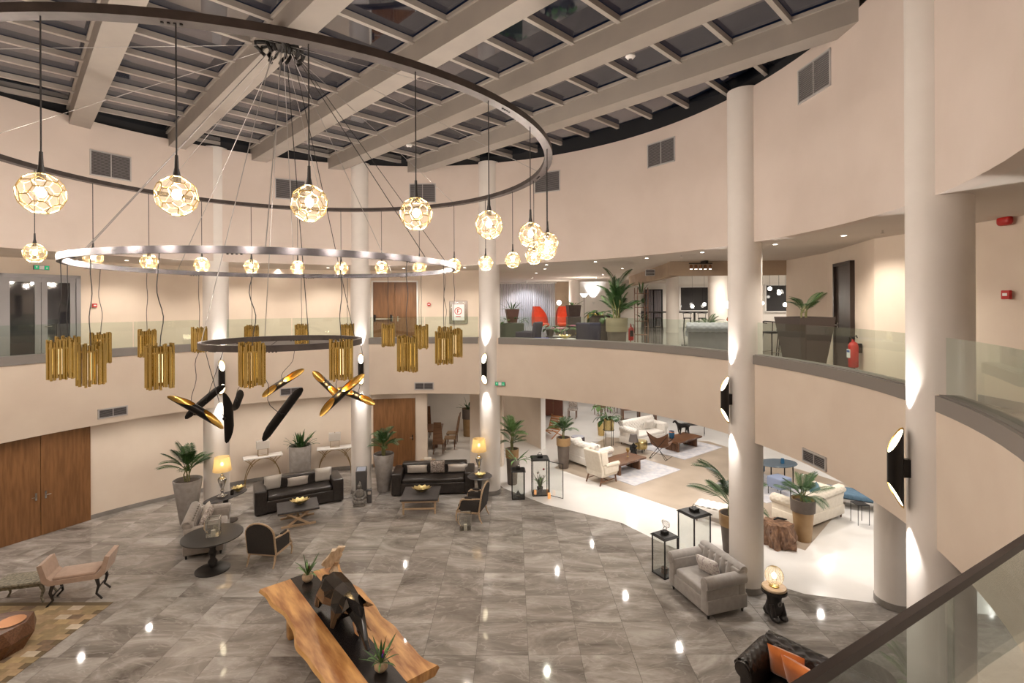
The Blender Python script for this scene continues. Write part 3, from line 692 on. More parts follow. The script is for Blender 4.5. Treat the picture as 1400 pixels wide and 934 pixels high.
def wall_fix(name, label, cat, a, r, z, group=None):
    x, y = pol(a, r); return thing(name, label, cat, (x, y, z), R(a)-PI/2, group)
def exit_sign(a, r, z, label):
    t = wall_fix('exit_sign', label, 'sign', a, r, z, 'green exit signs')
    MB().box(-.16, .16, -.03, .03, -.06, .06).build('housing', mat('sign_grey', (.25, .25, .25), .5), t)
    MB().box(-.15, -.06, -.034, -.029, -.05, .05).build('arrow_field', green_sign, t); MB().box(.06, .15, -.034, -.029, -.05, .05).build('runner_field', green_sign, t)
    MB().box(-.05, .05, -.034, -.029, -.05, .05).build('centre_field', label_white, t)
    MB().add([(-.125, -.036, .03), (-.085, -.036, .03), (-.105, -.036, -.03)], [(0, 1, 2)]).build('arrow', label_white, t)
    MB().add([(.09, -.036, -.03), (.12, -.036, -.03), (.115, -.036, .015), (.095, -.036, .015)], [(0, 1, 2, 3)]).build('runner', label_white, t)
exit_sign(151.2, RO-.04, 7.06, 'small lit green exit sign above the grey double door')
exit_sign(71.8, RA-.04, 3.52, 'small lit green exit sign beside the middle column')
def call_point(loc, rz, label, s=1.):
    t = thing('fire_call_point', label, 'fire alarm', loc, rz, 'red fire call points')
    MB().rbox((0, 0, 0), (.11*s, .05, .11*s), .01, 1).build('body', red_paint, t); MB().box(-.03*s, .03*s, -.029, -.024, -.015*s, .02*s).build('plate', label_white, t)
x, y = pol(145.1, RO-.03); call_point((x, y, 6.05), R(145.1)-PI/2, 'small red call point right of the grey double door')
x, y = pol(90.9, RO-.03)
t = thing('no_entry_button', 'round red and white button between the brown upper door and the framed panel', 'fire alarm', (x, y, 6.03), R(90.9)-PI/2)
MB().at((0, 0, 0), 0, PI/2).lathe([(.07, -.0), (.07, .03)], n=20).build('disc', red_paint, t, True); MB().box(-.045, .045, -.036, -.028, -.012, .014).build('bar', label_white, t)
call_point((7.36, 7.62, 6.14), -PI/2, 'red call point on the plain wall at the right edge', 1.2)
t = thing('alarm_sounder', 'red oval alarm sounder high on the wall at the right edge', 'fire alarm', (7.36, 7.62, 7.24), -PI/2)
MB().rbox((0, -.02, 0), (.22, .1, .14), .05, 3).build('body', red_paint, t, True); MB().lathe([(.07, .065), (.07, .09)], n=16, sy=.5).build('base', red_paint, t, True)
# framed hose cabinet with the red F emblem
x, y = pol(85.05, RO-.03)
t = thing('hose_cabinet', 'chrome framed fire hose panel with a red F in a circle, on the mezzanine wall', 'fire hose cabinet', (x, y, 5.72), R(85.05)-PI/2)
MB().rbox((0, 0, 0), (.70, .05, .86), .02, 1).build('frame', chrome, t); MB().rbox((0, -.02, 0), (.46, .04, .60), .12, 3).build('door', label_white, t, True)
MB().at((0, -.042, .05), 0, PI/2).lathe([(.115, -.003), (.14, -.003), (.14, .003), (.115, .003), (.115, -.003)], n=24).build('emblem_ring', red_paint, t)
f = MB(); f.box(-.04, -.012, -.046, -.04, -.03, .13); f.box(-.04, .055, -.046, -.04, .10, .13); f.box(-.04, .04, -.046, -.04, .035, .062); f.build('letter_f', red_paint, t)
MB().box(-.09, .09, -.046, -.04, -.17, -.14).build('caption_bar', red_paint, t)

# doors
def door(name, a0, a1, r, z0, z1, leaves, m, label, frame_m=None, gap=.012, handle=True):
    p, q = pol(a0, r), pol(a1, r); d = math.hypot(q[0]-p[0], q[1]-p[1])
    t = thing(name, label, 'door', (p[0], p[1], z0), math.atan2(q[1]-p[1], q[0]-p[0])); del t['category']; t['kind'] = 'structure'
    lw = d/leaves
    if frame_m:
        f = MB(); f.box(-.06, 0, -.05, .06, 0, z1-z0+.06); f.box(d, d+.06, -.05, .06, 0, z1-z0+.06); f.box(-.06, d+.06, -.05, .06, z1-z0, z1-z0+.06); f.build('frame', frame_m, t)
    for i in range(leaves):
        l = MB().box(i*lw+gap/2, (i+1)*lw-gap/2, -.02, .04, .006, z1-z0).build('leaf', m, t)
        if handle:
            hx = (i+1)*lw-.10 if i == 0 else i*lw+.10
            MB().box(hx-.02, hx+.02, -.03, -.02, .95, 1.15).build('handle_plate', chrome, l); MB().tube([(hx, -.03, 1.05), (hx, -.07, 1.05), (hx+(-.1 if i == 0 else .1), -.07, 1.05)], .009, 6).build('handle', chrome, l, True)
    return t
door('door_1', 157.3, 145.7, RO-.03, 0, 3.05, 2, door_wood, 'wide brown wooden double door at the left of the ground floor')
door('door_2', 101.8, 93.7, RO-.03, 0, 2.52, 1, door_wood, 'brown wooden wall panel door behind the sofas', None)
dd = door('door_3', 101.7, 93.3, RO-.03, Z_MEZZ, 6.86, 2, door_wood, 'brown wooden double door on the mezzanine, one leaf ajar', white_paint)
ch = [o for o in dd.children if o.name.startswith('leaf')]
for l in ch:
    for c_ in l.children: pass
MB().box(.10, .62, -.09, -.05, 1.02, 1.07).build('push_bar', chrome, dd, label='chrome push bar'); MB().box(.03, .1, -.07, -.02, .95, 1.2).build('bar_end', black_metal, dd); MB().box(.62, .69, -.07, -.02, .95, 1.2).build('bar_end', black_metal, dd)
# grey aluminium double door with glazing
p, q = pol(155.4, RO-.02), pol(147.2, RO-.02); d = math.hypot(q[0]-p[0], q[1]-p[1]); Hh = 6.80-Z_MEZZ
alu = mat('grey_aluminium', (.26, .25, .255), .45, metal=.4)
t = bpy.data.objects.new('door_4', None); C.objects.link(t); t.location = (p[0], p[1], Z_MEZZ); t.rotation_euler = (0, 0, math.atan2(q[1]-p[1], q[0]-p[0])); t['kind'] = 'structure'; t['label'] = 'grey aluminium glazed double door on the mezzanine'
f = MB(); f.box(-.07, .03, -.06, .06, 0, Hh+.08); f.box(d-.03, d+.07, -.06, .06, 0, Hh+.08); f.box(-.07, d+.07, -.06, .06, Hh, Hh+.08); f.build('frame', alu, t)
for i in range(2):
    x0, x1 = .03+i*(d/2-.03), d/2+i*(d/2-.03); e = .13; f = MB()
    f.box(x0+.005, x0+e, -.03, .03, .01, Hh); f.box(x1-e, x1-.005, -.03, .03, .01, Hh); f.box(x0, x1, -.028, .028, Hh-e, Hh); f.box(x0, x1, -.028, .028, .01, .32)
    l = f.build('leaf', alu, t); MB().box(x0+e, x1-e, -.005, .008, .32, Hh-e).build('pane', mat('night_pane', (.02, .02, .024), .04, spec=.8), l)
    if i == 1: MB().tube([(x0+.06, -.03, 1.05), (x0+.06, -.09, 1.05), (x0+.2, -.09, 1.05)], .012, 6).build('handle', chrome, l, True)
# dark door in the corridor wall, seen at a slant
def slant_door():
    a, b = Vector((7.79, 12.28)), Vector((7.45, 11.13)); d_ = (b-a).length
    t = bpy.data.objects.new('door_5', None); C.objects.link(t); t.location = (a.x-.02, a.y, Z_MEZZ); t.rotation_euler = (0, 0, math.atan2(b.y-a.y, b.x-a.x)); t['kind'] = 'structure'; t['label'] = 'dark brown door beside the red fire extinguisher'
    dm = mat('dark_door', (.028, .018, .014), .4, col2=(.045, .03, .023), scale=3, stretch=(8, 8, 1))
    f = MB(); f.box(0, .07, -.07, .04, 0, 2.5); f.box(d_-.07, d_, -.07, .04, 0, 2.5); f.box(0, d_, -.07, .04, 2.43, 2.5); f.build('frame', dm, t)
    l = MB().box(.07, d_-.07, -.02, .03, .01, 2.43).build('leaf', dm, t); MB().tube([(.22, -.02, 1.05), (.22, -.08, 1.05), (.34, -.08, 1.05)], .012, 6).build('handle', chrome, l, True)
    MB().box(.19, .25, -.03, -.02, .98, 1.12).build('lock_plate', chrome, l)
slant_door()

# ------------------------------------------------------------------ furniture helpers
def local(t, p):
    a = t.rotation_euler[2]; c_, s_ = math.cos(a), math.sin(a)
    return (t.location[0]+p[0]*c_-p[1]*s_, t.location[1]+p[0]*s_+p[1]*c_, t.location[2]+p[2])
def pillow(t, p, w_, h_, th, tilt, m, label, group, rz=0, cat='pillow'):
    """a cushion standing at local point p of thing t, leaning back by tilt"""
    def fn(sign):
        def f_(u, v):
            x, z = u*2-1, v*2-1; k = (1-x**4)*(1-z**4)
            px_ = x*(w_/2)*(1-.10*(1-abs(x)**2)*0-.07*(z*z)*(abs(x)**.5)*0-.06*(1-z*z)*abs(x)); pz_ = z*(h_/2)*(1-.06*(1-x*x)*abs(z))
            return (px_, sign*th/2*k**.6, pz_)
        return f_
    mb = MB(); mb.sheet(fn(1), 12, 12); mb.sheet(fn(-1), 12, 12)
    o = mb.build('cushion', m, None, True); o.location = local(t, p); o.rotation_euler = (-tilt, 0, t.rotation_euler[2]+rz)
    return tag(o, label, cat, group)
def leg_set(t, pts, h, r0, r1, m, name='leg', n=8):
    for x, y in pts: MB().cyl((x, y, 0.002), (x, y, h), r1, r0, n).build(name, m, t, True)
def tuft(w_, h_, nx_, nz_, depth, fn, mb, ny=None):
    """quilted panel: diamond tufting pushed out along fn(u,v)->(point, normal)"""
    U, V = nx_*5, nz_*5
    def g(u, v):
        p, n_ = fn(u, v)
        a, b = u*nx_*PI, v*nz_*PI
        d = abs(math.cos(a)*math.cos(b))+abs(math.sin(a)*math.sin(b))
        d = 1-max(abs(math.cos(a)*math.cos(b)), abs(math.sin(a)*math.sin(b)))**6*.9
        return (p[0]+n_[0]*depth*d, p[1]+n_[1]*depth*d, p[2]+n_[2]*depth*d)
    return mb.sheet(g, U, V)
def roll_arm(mb, x0, x1, y0, y1, z0, z1, r, sign):
    """scroll arm running along y"""
    mb.rbox(((x0+x1)/2, (y0+y1)/2, (z0+z1)/2), (abs(x1-x0), y1-y0, z1-z0), .03, 2)
    cx_ = (x0+x1)/2+sign*r*.35
    mb.tube([(cx_, y0-.005, z1-r*.2), (cx_, y0+.02, z1-r*.2), (cx_, y1, z1-r*.2)], [r*.94, r, r], 18)

# ------------------------------------------------------------------ plants
def frond_mesh(name, m, droop, n=24, wl=.34):
    mb = MB(); pts = []
    for i in range(n+3):
        u = i/(n+2); pts.append(Vector((u*.95-.10*droop*u**3, 0, .42*u-droop*.62*u**2.2)))
    mb.tube(pts, [.011*(1-.8*i/(n+2)) for i in range(n+3)], 4, False)
    for i in range(6, n+3):
        u = i/(n+2); p = pts[i]; tdir = (pts[i]-pts[i-1]).normalized(); l = wl*(1.05-.75*abs(u-.45)**1.3*1.6)*(1 if u < .9 else .8)
        for sg in (-1, 1):
            side = Vector((0, sg, 0)); d1 = (tdir*.85+side*.75+Vector((0, 0, .16))).normalized(); q1 = p+d1*l*.5
            d2 = (tdir*.75+side*.6+Vector((0, 0, -.45))).normalized(); q2 = q1+d2*l*.55; wv = tdir*.0145
            mb.add([tuple(p-wv*.5), tuple(q1-wv), tuple(q2), tuple(q1+wv), tuple(p+wv*.5)], [(0, 1, 3, 4), (1, 2, 3)])
    return mb.mesh(name, m)
FR = [frond_mesh('frond', leaf_m, .55), frond_mesh('frond', leaf_m, .85), frond_mesh('frond', leaf_dark, .35)]
FRL = [frond_mesh('frond', leaf_light, .6), frond_mesh('frond', leaf_m, .8), frond_mesh('frond', leaf_light, .3)]
FRD = [frond_mesh('frond', leaf_dark, .5), frond_mesh('frond', leaf_dark, .9), frond_mesh('frond', leaf_m, .3)]
def strap(m, bend, wd=.05):
    def f_(u, v): ww = wd*math.sin(PI*min(1, .12+v*.9))*(u-.5)*2; return (v*.75-.2*bend*v**3, ww, v*(1.0-bend*v*.95)+.03*abs(u-.5))
    return MB().sheet(f_, 2, 8).mesh('leaf', m, True)
ST = [strap(leaf_dark, .5), strap(leaf_dark, .9), strap(leaf_m, .3)]
STL = [strap(leaf_m, .5), strap(leaf_light, .8), strap(leaf_m, .2)]
def broad(m):
    def f_(u, v): ww = .16*math.sin(PI*v)**.8*(u-.5)*2; return (.25+v*.5, ww, .35+.25*v-.35*v*v-.06*abs(u-.5))
    return MB().sheet(f_, 2, 6).tube([(0, 0, 0), (.12, 0, .22), (.26, 0, .36)], .008, 4).mesh('leaf', m, True)
BR = [broad(leaf_dark), broad(leaf_m)]
def crown(t, z, n, L, meshes, seed, spread=(25, 75), name='frond', ring=.03, flat=1.):
    rnd = random.Random(seed)
    for i in range(n):
        a = 360*i/n*1.618*2+rnd.uniform(-15, 15); el = rnd.uniform(*spread); s = L*rnd.uniform(.75, 1.08)
        put(name, meshes[i % len(meshes)], t, (ring*math.cos(R(a)), ring*math.sin(R(a)), z), (0, -R(el)*flat, R(a)), s)
def stems(t, z0, z1, n, r, m=stem_m, lean=.08, seed=1):
    rnd = random.Random(seed)
    for i in range(n):
        a = 2*PI*i/n; MB().tube([(r*math.cos(a), r*math.sin(a), z0), (r*1.3*math.cos(a)+rnd.uniform(-lean, lean)*.4, r*1.3*math.sin(a), (z0+z1)/2), (r*math.cos(a)+rnd.uniform(-lean, lean), r*math.sin(a)+rnd.uniform(-lean, lean), z1)], [.02, .016, .012], 6).build('stem', m, t, True)
def pot_prof(h, rt, rb, wall=.025): return [(rb*.96, 0.001), (rb, .02), (rb+(rt-rb)*.5, h*.5), (rt, h-.01), (rt-.006, h), (rt-wall, h), (rt-wall-.01, h-.07), (.001, h-.07)]
def planter(loc, h, rt, rb, label, name='potted_palm', m=concrete, rim=None, rim_h=.28, cat='potted plant', group='planters of the atrium'):
    t = thing(name, label, cat, loc, 0, group)
    MB().lathe(pot_prof(h, rt, rb)[:6]+[(rt-.035, h-.08)], n=28).build('pot', m, t, True)
    MB().lathe([(rt-.03, h-.075), (rt*.5, h-.06), (.001, h-.055)], n=20).build('soil', soil, t, True)
    if rim: MB().lathe([(rt*.9, h-rim_h), (rt*1.04, h-rim_h), (rt*1.08, h+.005), (rt*1.0, h+.006), (rt*.95, h-.08)], n=28).build('rim', rim, t, True)
    return t

# ------------------------------------------------------------------ sofas and chairs of the atrium
def leather_sofa(loc, rz, w_, label):
    t = thing('leather_sofa', label, 'sofa', loc, rz, 'dark leather sofas'); d_ = .98
    MB().rbox((0, 0, .22), (w_-.02, d_-.04, .34), .03).build('base', leather, t, True)
    for sg in (-1, 1): MB().rbox((sg*(w_/2-.16), -.01, .37), (.32, d_, .68), .05, 3).build('arm', leather, t, True)
    MB().rbox((0, d_/2-.16, .52), (w_-.5, .32, .64), .06, 3).build('backrest', leather, t, True)
    MB().rbox((0, -.12, .44), (w_-.66, d_-.32, .15), .06, 3, lambda x, y, z: (x, y, z+.02*math.cos(x*1.2) if z > .44 else z)).build('seat_cushion', leather, t, True)
    for sg in (-1, 1):
        for sy in (-1, 1): MB().cb((sg*(w_/2-.1), sy*(d_/2-.1), .027), (.07, .07, .05)).build('foot', iron, t)
    return t
s1 = leather_sofa((-6.50, 15.55, 0), R(29), 2.45, 'dark brown leather sofa under the white box lamps, with three plain pillows')
s2 = leather_sofa((-2.55, 16.62, 0), R(4), 2.62, 'dark brown leather sofa in front of the brown panel door and dining opening')
pg = 'pillows on the leather sofas'
pillow(s1, (-.72, .10, .74), .50, .50, .17, R(-18), pillow_white, 'plain square pillow at the left end of the left leather sofa', pg, R(8))
pillow(s1, (-.02, .09, .66), .60, .32, .15, R(-20), pillow_beige, 'plain oblong pillow in the middle of the left leather sofa', pg)
pillow(s1, (.72, .11, .74), .50, .50, .17, R(-16), pillow_white, 'plain square pillow at the right end of the left leather sofa', pg, R(-6))
pillow(s2, (-.56, .09, .67), .66, .30, .15, R(-18), pillow_beige, 'plain oblong pillow at the left of the right leather sofa', pg)
pillow(s2, (.10, .08, .73), .48, .48, .17, R(-16), pillow_pattern, 'patterned square pillow in the middle of the right leather sofa', pg)
pillow(s2, (.76, .09, .67), .66, .30, .15, R(-18), pillow_beige, 'plain oblong pillow at the right of the right leather sofa', pg)

def tufted_sofa(name, loc, rz, w_, d_, h, m, label, cat, nch=5, leg_m=iron, seat_z=.44, group=None, arm_z=.66, buttons=False, low=False):
    """channel or button tufted sofa with scroll arms"""
    t = thing(name, label, cat, loc, rz, group)
    MB().rbox((0, 0, .24), (w_-.04, d_-.06, .28), .03).build('base', m, t, True)
    MB().rbox((0, -.08, seat_z-.03), (w_-.46, d_-.26, .17), .055, 3).build('seat_cushion', m, t, True)
    for sg in (-1, 1):
        b = MB(); roll_arm(b, sg*(w_/2-.22), sg*(w_/2-.04), -d_/2+.02, d_/2-.08, .12, arm_z, .12, sg); b.build('arm', m, t, True)
        MB().at((sg*(w_/2-.13+.042), -d_/2+.012, arm_z-.024), 0, PI/2).lathe([(.10, 0), (.10, .012), (.05, .022), (.001, .024)], n=18).build('arm_scroll', m, t, True)
    b = MB(); b.rbox((0, d_/2-.15, (.12+h)/2), (w_-.06, .20, h-.14), .05, 2)
    b.tube([(-w_/2+.04, d_/2-.11, h-.05), (-w_/2+.1, d_/2-.11, h-.05), (w_/2-.1, d_/2-.11, h-.05), (w_/2-.04, d_/2-.11, h-.05)], [.09, .11, .11, .09], 16)
    b.build('backrest', m, t, True)
    b = MB(); hh = h-seat_z
    def fp(u, v): return ((u-.5)*(w_-.42), d_/2-.25+.06*v-.02*math.sin(PI*v), seat_z+.03+v*(hh-.02)), (0, -1, .25)
    if buttons:
        tuft(w_, hh, nch*2, 3, .05, fp, b)
        q = MB(); tuft(w_, .3, nch*2, 4, .035, lambda u, v: (((u-.5)*(w_-.12), d_/2-.11+.105*math.cos(PI*(1.12-1.24*v)), h-.05+.105*math.sin(PI*(1.12-1.24*v))), (0, math.cos(PI*(1.12-1.24*v)), math.sin(PI*(1.12-1.24*v)))), q); q.build('quilted_roll', m, t, True)
        for sg in (-1, 1):
            q = MB(); xa = sg*(w_/2-.13+.042); tuft(d_, .3, 6, 4, .03, lambda u, v: ((xa+.115*math.cos(PI*v), -d_/2+.05+(d_-.2)*u, arm_z-.024+.115*math.sin(PI*v)), (math.cos(PI*v), 0, math.sin(PI*v))), q); q.build('quilted_arm', m, t, True)
    else:
        def ch(u, v):
            p, n_ = fp(u, v); k = abs(math.sin(u*nch*PI))**.5*.05; return (p[0], p[1]-k, p[2]+k*.2)
        b.sheet(ch, nch*8, 6)
    b.build('tufting', m, t, True)
    if not low:
        for sg in (-1, 1):
            for sy in (-1, 1): MB().cyl((sg*(w_/2-.1), sy*(d_/2-.1), .002), (sg*(w_/2-.1), sy*(d_/2-.1), .11), .02, .032, 8).build('foot', leg_m, t)
    return t
set_ = tufted_sofa('tufted_settee', (-7.72, 12.92, 0), R(114), 1.52, .92, .86, taupe_velvet, 'taupe channel-tufted settee beside the tall concrete planter', 'sofa', 7)
pillow(set_, (.36, .06, .70), .44, .44, .17, R(-22), pillow_beige, 'plain pillow at the far end of the taupe settee', 'pillows on the taupe settee', R(10))
pillow(set_, (.05, .02, .70), .46, .46, .17, R(-24), pillow_pattern, 'patterned pillow in the middle of the taupe settee', 'pillows on the taupe settee', R(-12))
pillow(set_, (-.30, .05, .68), .42, .42, .17, R(-20), pillow_pattern, 'patterned pillow at the near end of the taupe settee, behind the lantern', 'pillows on the taupe settee')
gch = tufted_sofa('tufted_armchair', (3.93, 10.42, 0), R(-72), 1.28, 1.0, .86, grey_velvet, 'large grey channel-tufted armchair beside the right column', 'armchair', 5, iron, .46, None, .70)
pillow(gch, (.02, .02, .70), .52, .36, .16, R(-22), mat('floral_linen', (.62, .58, .54), .9, col2=(.40, .34, .34), scale=26, detail=2, contrast=(.5, .62)), 'pale floral pillow on the grey tufted armchair', None, R(18))
chs = tufted_sofa('chesterfield_armchair', (4.10, 7.10, 0), R(-50), 1.6, 1.0, .88, leather, 'dark buttoned leather chesterfield chair at the lower right with orange cushions', 'armchair', 4, iron, .45, None, .80, True)
pillow(chs, (-.12, .02, .76), .50, .50, .17, R(-20), orange_velvet, 'orange velvet cushion in front on the chesterfield chair', 'orange cushions', R(-8))
pillow(chs, (-.34, .10, .78), .50, .50, .17, R(-14), orange_velvet, 'orange velvet cushion behind the other on the chesterfield chair', 'orange cushions', R(6))

def bergere(loc, rz, label):
    t = thing('wood_frame_armchair', label, 'armchair', loc, rz, 'wood-framed bergere armchairs'); w_, d_ = .70, .72
    def back_pt(u, inset=0):        # arched outline of the back, u along the frame
        ww = w_/2-inset; 
        if u < .3: return (-ww, .02*u, .30+(u/.3)*.48)
        if u > .7: return (ww, 0, .30+((1-u)/.3)*.48)
        a = PI*(1-(u-.3)/.4); return (ww*math.cos(a), 0, .78+(.26-inset)*math.sin(a))
    yb = d_/2-.06
    def bp(u, i=0): p = back_pt(u, i); return (p[0], yb+.16*(p[2]-.3), p[2])
    MB().tube([bp(u/24) for u in range(25)], .024, 8).build('back_frame', oak, t, True)
    b = MB(); pts = [bp(u/24, .015) for u in range(25)]
    for off in (.03, -.04): b.add([(p[0], p[1]+off, p[2]) for p in pts], [tuple(range(25))])
    b.add([(p[0], p[1]+.03, p[2]) for p in pts]+[(p[0], p[1]-.04, p[2]) for p in pts], [(i, i+1, 26+i, 25+i) for i in range(24)])
    b.build('backrest', dark_fabric, t)
    MB().rbox((0, -.04, .40), (w_-.06, d_-.14, .17), .06, 3).build('seat', dark_fabric, t, True)
    f = MB(); f.box(-w_/2, w_/2, -d_/2, -d_/2+.045, .26, .32); f.box(-w_/2, -w_/2+.04, -d_/2, d_/2-.05, .26, .32); f.box(w_/2-.04, w_/2, -d_/2, d_/2-.05, .26, .32); f.box(-w_/2, w_/2, d_/2-.1, d_/2-.05, .26, .32); f.build('seat_rail', oak, t)
    for sg in (-1, 1):
        x = sg*(w_/2-.02)
        MB().rbox((x, .02, .46), (.05, d_-.2, .30), .02).build('side_panel', dark_fabric, t, True)
        MB().tube([(x, yb+.05, .68), (x+sg*.03, .1, .66), (x+sg*.03, -.16, .645), (x+sg*.02, -.22, .60), (x, -.26, .46), (x, -d_/2+.03, .32)], [.02, .024, .03, .026, .02, .02], 8).build('arm', oak, t, True)
        MB().rbox((x+sg*.02, 0, .69), (.06, .22, .05), .022, 2).build('arm_pad', dark_fabric, t, True)
        MB().tube([(x-sg*.01, -d_/2+.03, .30), (x+sg*.015, -d_/2, .17), (x, -d_/2+.015, .01)], [.03, .022, .016], 8).build('leg', oak, t, True)
        MB().tube([(x-sg*.01, d_/2-.08, .30), (x, d_/2-.04, .14), (x, d_/2+.03, .01)], [.028, .022, .017], 8).build('leg', oak, t, True)
    return t
bergere((-5.76, 12.12, 0), R(172), 'oak-framed charcoal armchair seen from behind, next to the round pedestal table')
bergere((-1.15, 14.45, 0), R(-104), 'oak-framed charcoal armchair in profile beside the round lamp table')

# ------------------------------------------------------------------ tables of the atrium
def dish(loc, rz, r, label, group='gilded dishes', sx=1.45):
    t = thing('leaf_dish', label, 'dish', loc, rz, group); b = MB()
    def f_(u, v): a = 2*PI*u; rr_ = r*(v*.98+.02)*(1+.09*math.sin(11*a)*v); return (rr_*math.cos(a)*sx, rr_*math.sin(a), .012+.11*v**2.2+.016*math.sin(11*a)*v)
    b.sheet(f_, 66, 5); b.lathe([(.03, 0), (.055, .004), (.045, .016)], n=14); b.build('bowl', gold_dish, t, True)
    for k in range(5): MB().ell((.045*math.cos(k*1.3), .04*math.sin(k*1.3), .05), (.026, .026, .024), 8, 5).build('ornament', gold_dish, t, True)
    return t
t = thing('coffee_table', 'slate-topped coffee table with crossed oak legs before the left sofa', 'coffee table', (-6.0, 14.28, 0), R(26), 'coffee tables before the leather sofas')
MB().rbox((0, 0, .43), (1.06, .86, .05), .012, 1).build('top', stone_top, t); MB().box(-.48, .48, -.38, .38, .375, .405).build('apron', oak, t)
for sg in (-1, 1):
    for sl in (-1, 1): MB().at((sl*0, sg*.32+sl*.026, .2), 0, 0, sl*R(58)).cb((0, 0, 0), (.05, .05, .70)).build('leg', oak, t)
    MB().box(-.44, .44, sg*.32-.03, sg*.32+.03, .002, .045).build('foot_rail', oak, t)
MB().cb((0, 0, .2), (.05, .62, .05)).build('stretcher', oak, t)
dish(local(t, (.05, .06, .456)), R(20), .17, 'gilded leaf dish on the left coffee table')
t = thing('coffee_table', 'slate-topped coffee table with straight oak legs before the right sofa', 'coffee table', (-2.72, 15.16, 0), R(3), 'coffee tables before the leather sofas')
MB().rbox((0, 0, .43), (1.08, 1.08, .05), .012, 1).build('top', stone_top, t); MB().box(-.5, .5, -.5, .5, .35, .405).build('apron', oak, t)
leg_set(t, [(sx*.45, sy*.45) for sx in (-1, 1) for sy in (-1, 1)], .36, .035, .025, oak)
for sg in (-1, 1): MB().box(-.45, .45, sg*.45-.02, sg*.45+.02, .14, .18).build('stretcher', oak, t)
dish(local(t, (.0, .1, .456)), R(5), .19, 'gilded leaf dish on the right coffee table')
t = thing('pedestal_table', 'round black pedestal table carrying a chrome lantern', 'table', (-6.87, 11.70, 0))
MB().lathe([(.001, .76), (.60, .76), (.63, .775), (.63, .795), (.60, .80), (.001, .80)], n=40).build('top', dark_table, t, True)
MB().lathe([(.055, .06), (.09, .12), (.10, .2), (.055, .27), (.065, .34), (.09, .40), (.06, .47), (.075, .55), (.095, .62), (.055, .68), (.12, .755)], n=24).build('column', dark_table, t, True)
MB().lathe([(.36, .002), (.36, .02), (.30, .045), (.07, .075)], n=32).build('base', dark_table, t, True)
def frame_lantern(loc, rz, w_, h, m, label, handle=True, glass=True):
    t = thing('lantern', label, 'lantern', loc, rz, 'chrome lanterns'); b = MB(); e = .018
    for sx in (-1, 1):
        for sy in (-1, 1): b.cb((sx*w_/2, sy*w_/2, h/2), (e, e, h))
    for z in (e/2, h-e/2):
        for s_ in (-1, 1): b.cb((0, s_*w_/2, z), (w_, e, e)); b.cb((s_*w_/2, 0, z), (e, w_, e))
    b.build('frame', m, t); MB().box(-w_/2, w_/2, -w_/2, w_/2, 0, .008).build('floor_plate', m, t)
    if glass:
        for k in range(4): MB().at((0, 0, 0), k*PI/2).box(-w_/2+e/2, w_/2-e/2, w_/2-.003, w_/2, e, h-e).build('pane', clear_glass, t)
    MB().lathe([(.045, .01), (.045, .12)], n=14).build('candle', mat('candle_wax', (.8, .74, .62), .6), t, True)
    if handle: MB().tube([(-w_/2, 0, h), (-w_/2-.03, 0, h*.75), (-w_/2-.05, 0, h*.45), (-w_/2+.02, 0, h*.2)], .014, 6).build('strap', driftwood, t, True)
    return t
frame_lantern((-6.83, 11.66, .80), R(22), .27, .40, chrome, 'square chrome lantern on the round pedestal table')
frame_lantern((-1.28, 13.75, 0), R(5), .30, .42, chrome, 'square chrome lantern standing on the floor by the profile armchair')
def table_lamp(loc, label):
    t = thing('table_lamp', label, 'table lamp', loc, 0, 'silver urn table lamps')
    MB().rbox((0, 0, .02), (.22, .22, .04), .008, 1).build('base', chrome, t)
    MB().lathe([(.07, .04), (.045, .08), (.03, .13), (.05, .18), (.035, .22), (.06, .30), (.10, .42), (.115, .50), (.085, .545), (.035, .57), (.05, .60), (.02, .64), (.02, .74)], n=24).build('urn', chrome, t, True)
    b = MB(); n = 36
    b.add([(.235*math.cos(2*PI*i/n), .235*math.sin(2*PI*i/n), .72) for i in range(n)]+[(.185*math.cos(2*PI*i/n), .185*math.sin(2*PI*i/n), 1.10) for i in range(n)], [(i, (i+1) % n, n+(i+1) % n, n+i) for i in range(n)])
    b.build('shade', linen_shade, t, True); MB().ell((0, 0, .9), (.04, .04, .055), 12, 8).build('bulb', warm_bulb, t, True)
    light('lamp_light', 'POINT', (0, 0, .93), W_LAMP, (1, .78, .5), t, .06)
t = thing('oval_table', 'long oval dark side table by the left column carrying a lamp', 'side table', (-7.98, 14.22, 0), R(64))
MB().lathe([(.001, .72), (.62, .72), (.64, .735), (.62, .75), (.001, .75)], n=40, sy=.42).build('top', stone_top, t, True); MB().cyl((0, 0, .03), (0, 0, .72), .05, .07, 14).build('column', dark_table, t, True); MB().lathe([(.34, .002), (.34, .02), (.06, .05)], n=28, sy=.6).build('base', dark_table, t, True)
table_lamp(local(t, (-.1, .0, .751)), 'lit silver table lamp on the oval table at the left column')
dish(local(t, (.38, .0, .751)), R(60), .13, 'gilded dish at the end of the oval side table')
c_ = MB().lathe([(.045, 0), (.045, .12), (.035, .12), (.035, .02), (.001, .02)], n=16).build('candle_cup', black_gloss, None, True); c_.location = local(t, (.12, -.1, .751)); tag(c_, 'small black candle cup on the oval side table', 'candle holder')
t = thing('lamp_table', 'round dark side table carrying a lamp in front of the middle column', 'side table', (-1.02, 15.78, 0))
MB().lathe([(.001, .72), (.36, .72), (.38, .735), (.36, .75), (.001, .75)], n=36).build('top', stone_top, t, True); MB().lathe([(.12, .02), (.06, .1), (.05, .4), (.09, .6), (.2, .72)], n=20).build('column', dark_table, t, True); MB().lathe([(.26, .002), (.26, .02), (.12, .03)], n=28).build('base', dark_table, t, True)
table_lamp((-1.05, 15.90, .751), 'lit silver table lamp on the round table at the middle column')
dish((-1.0, 15.60, .751), .2, .12, 'gilded dish on the round lamp table')
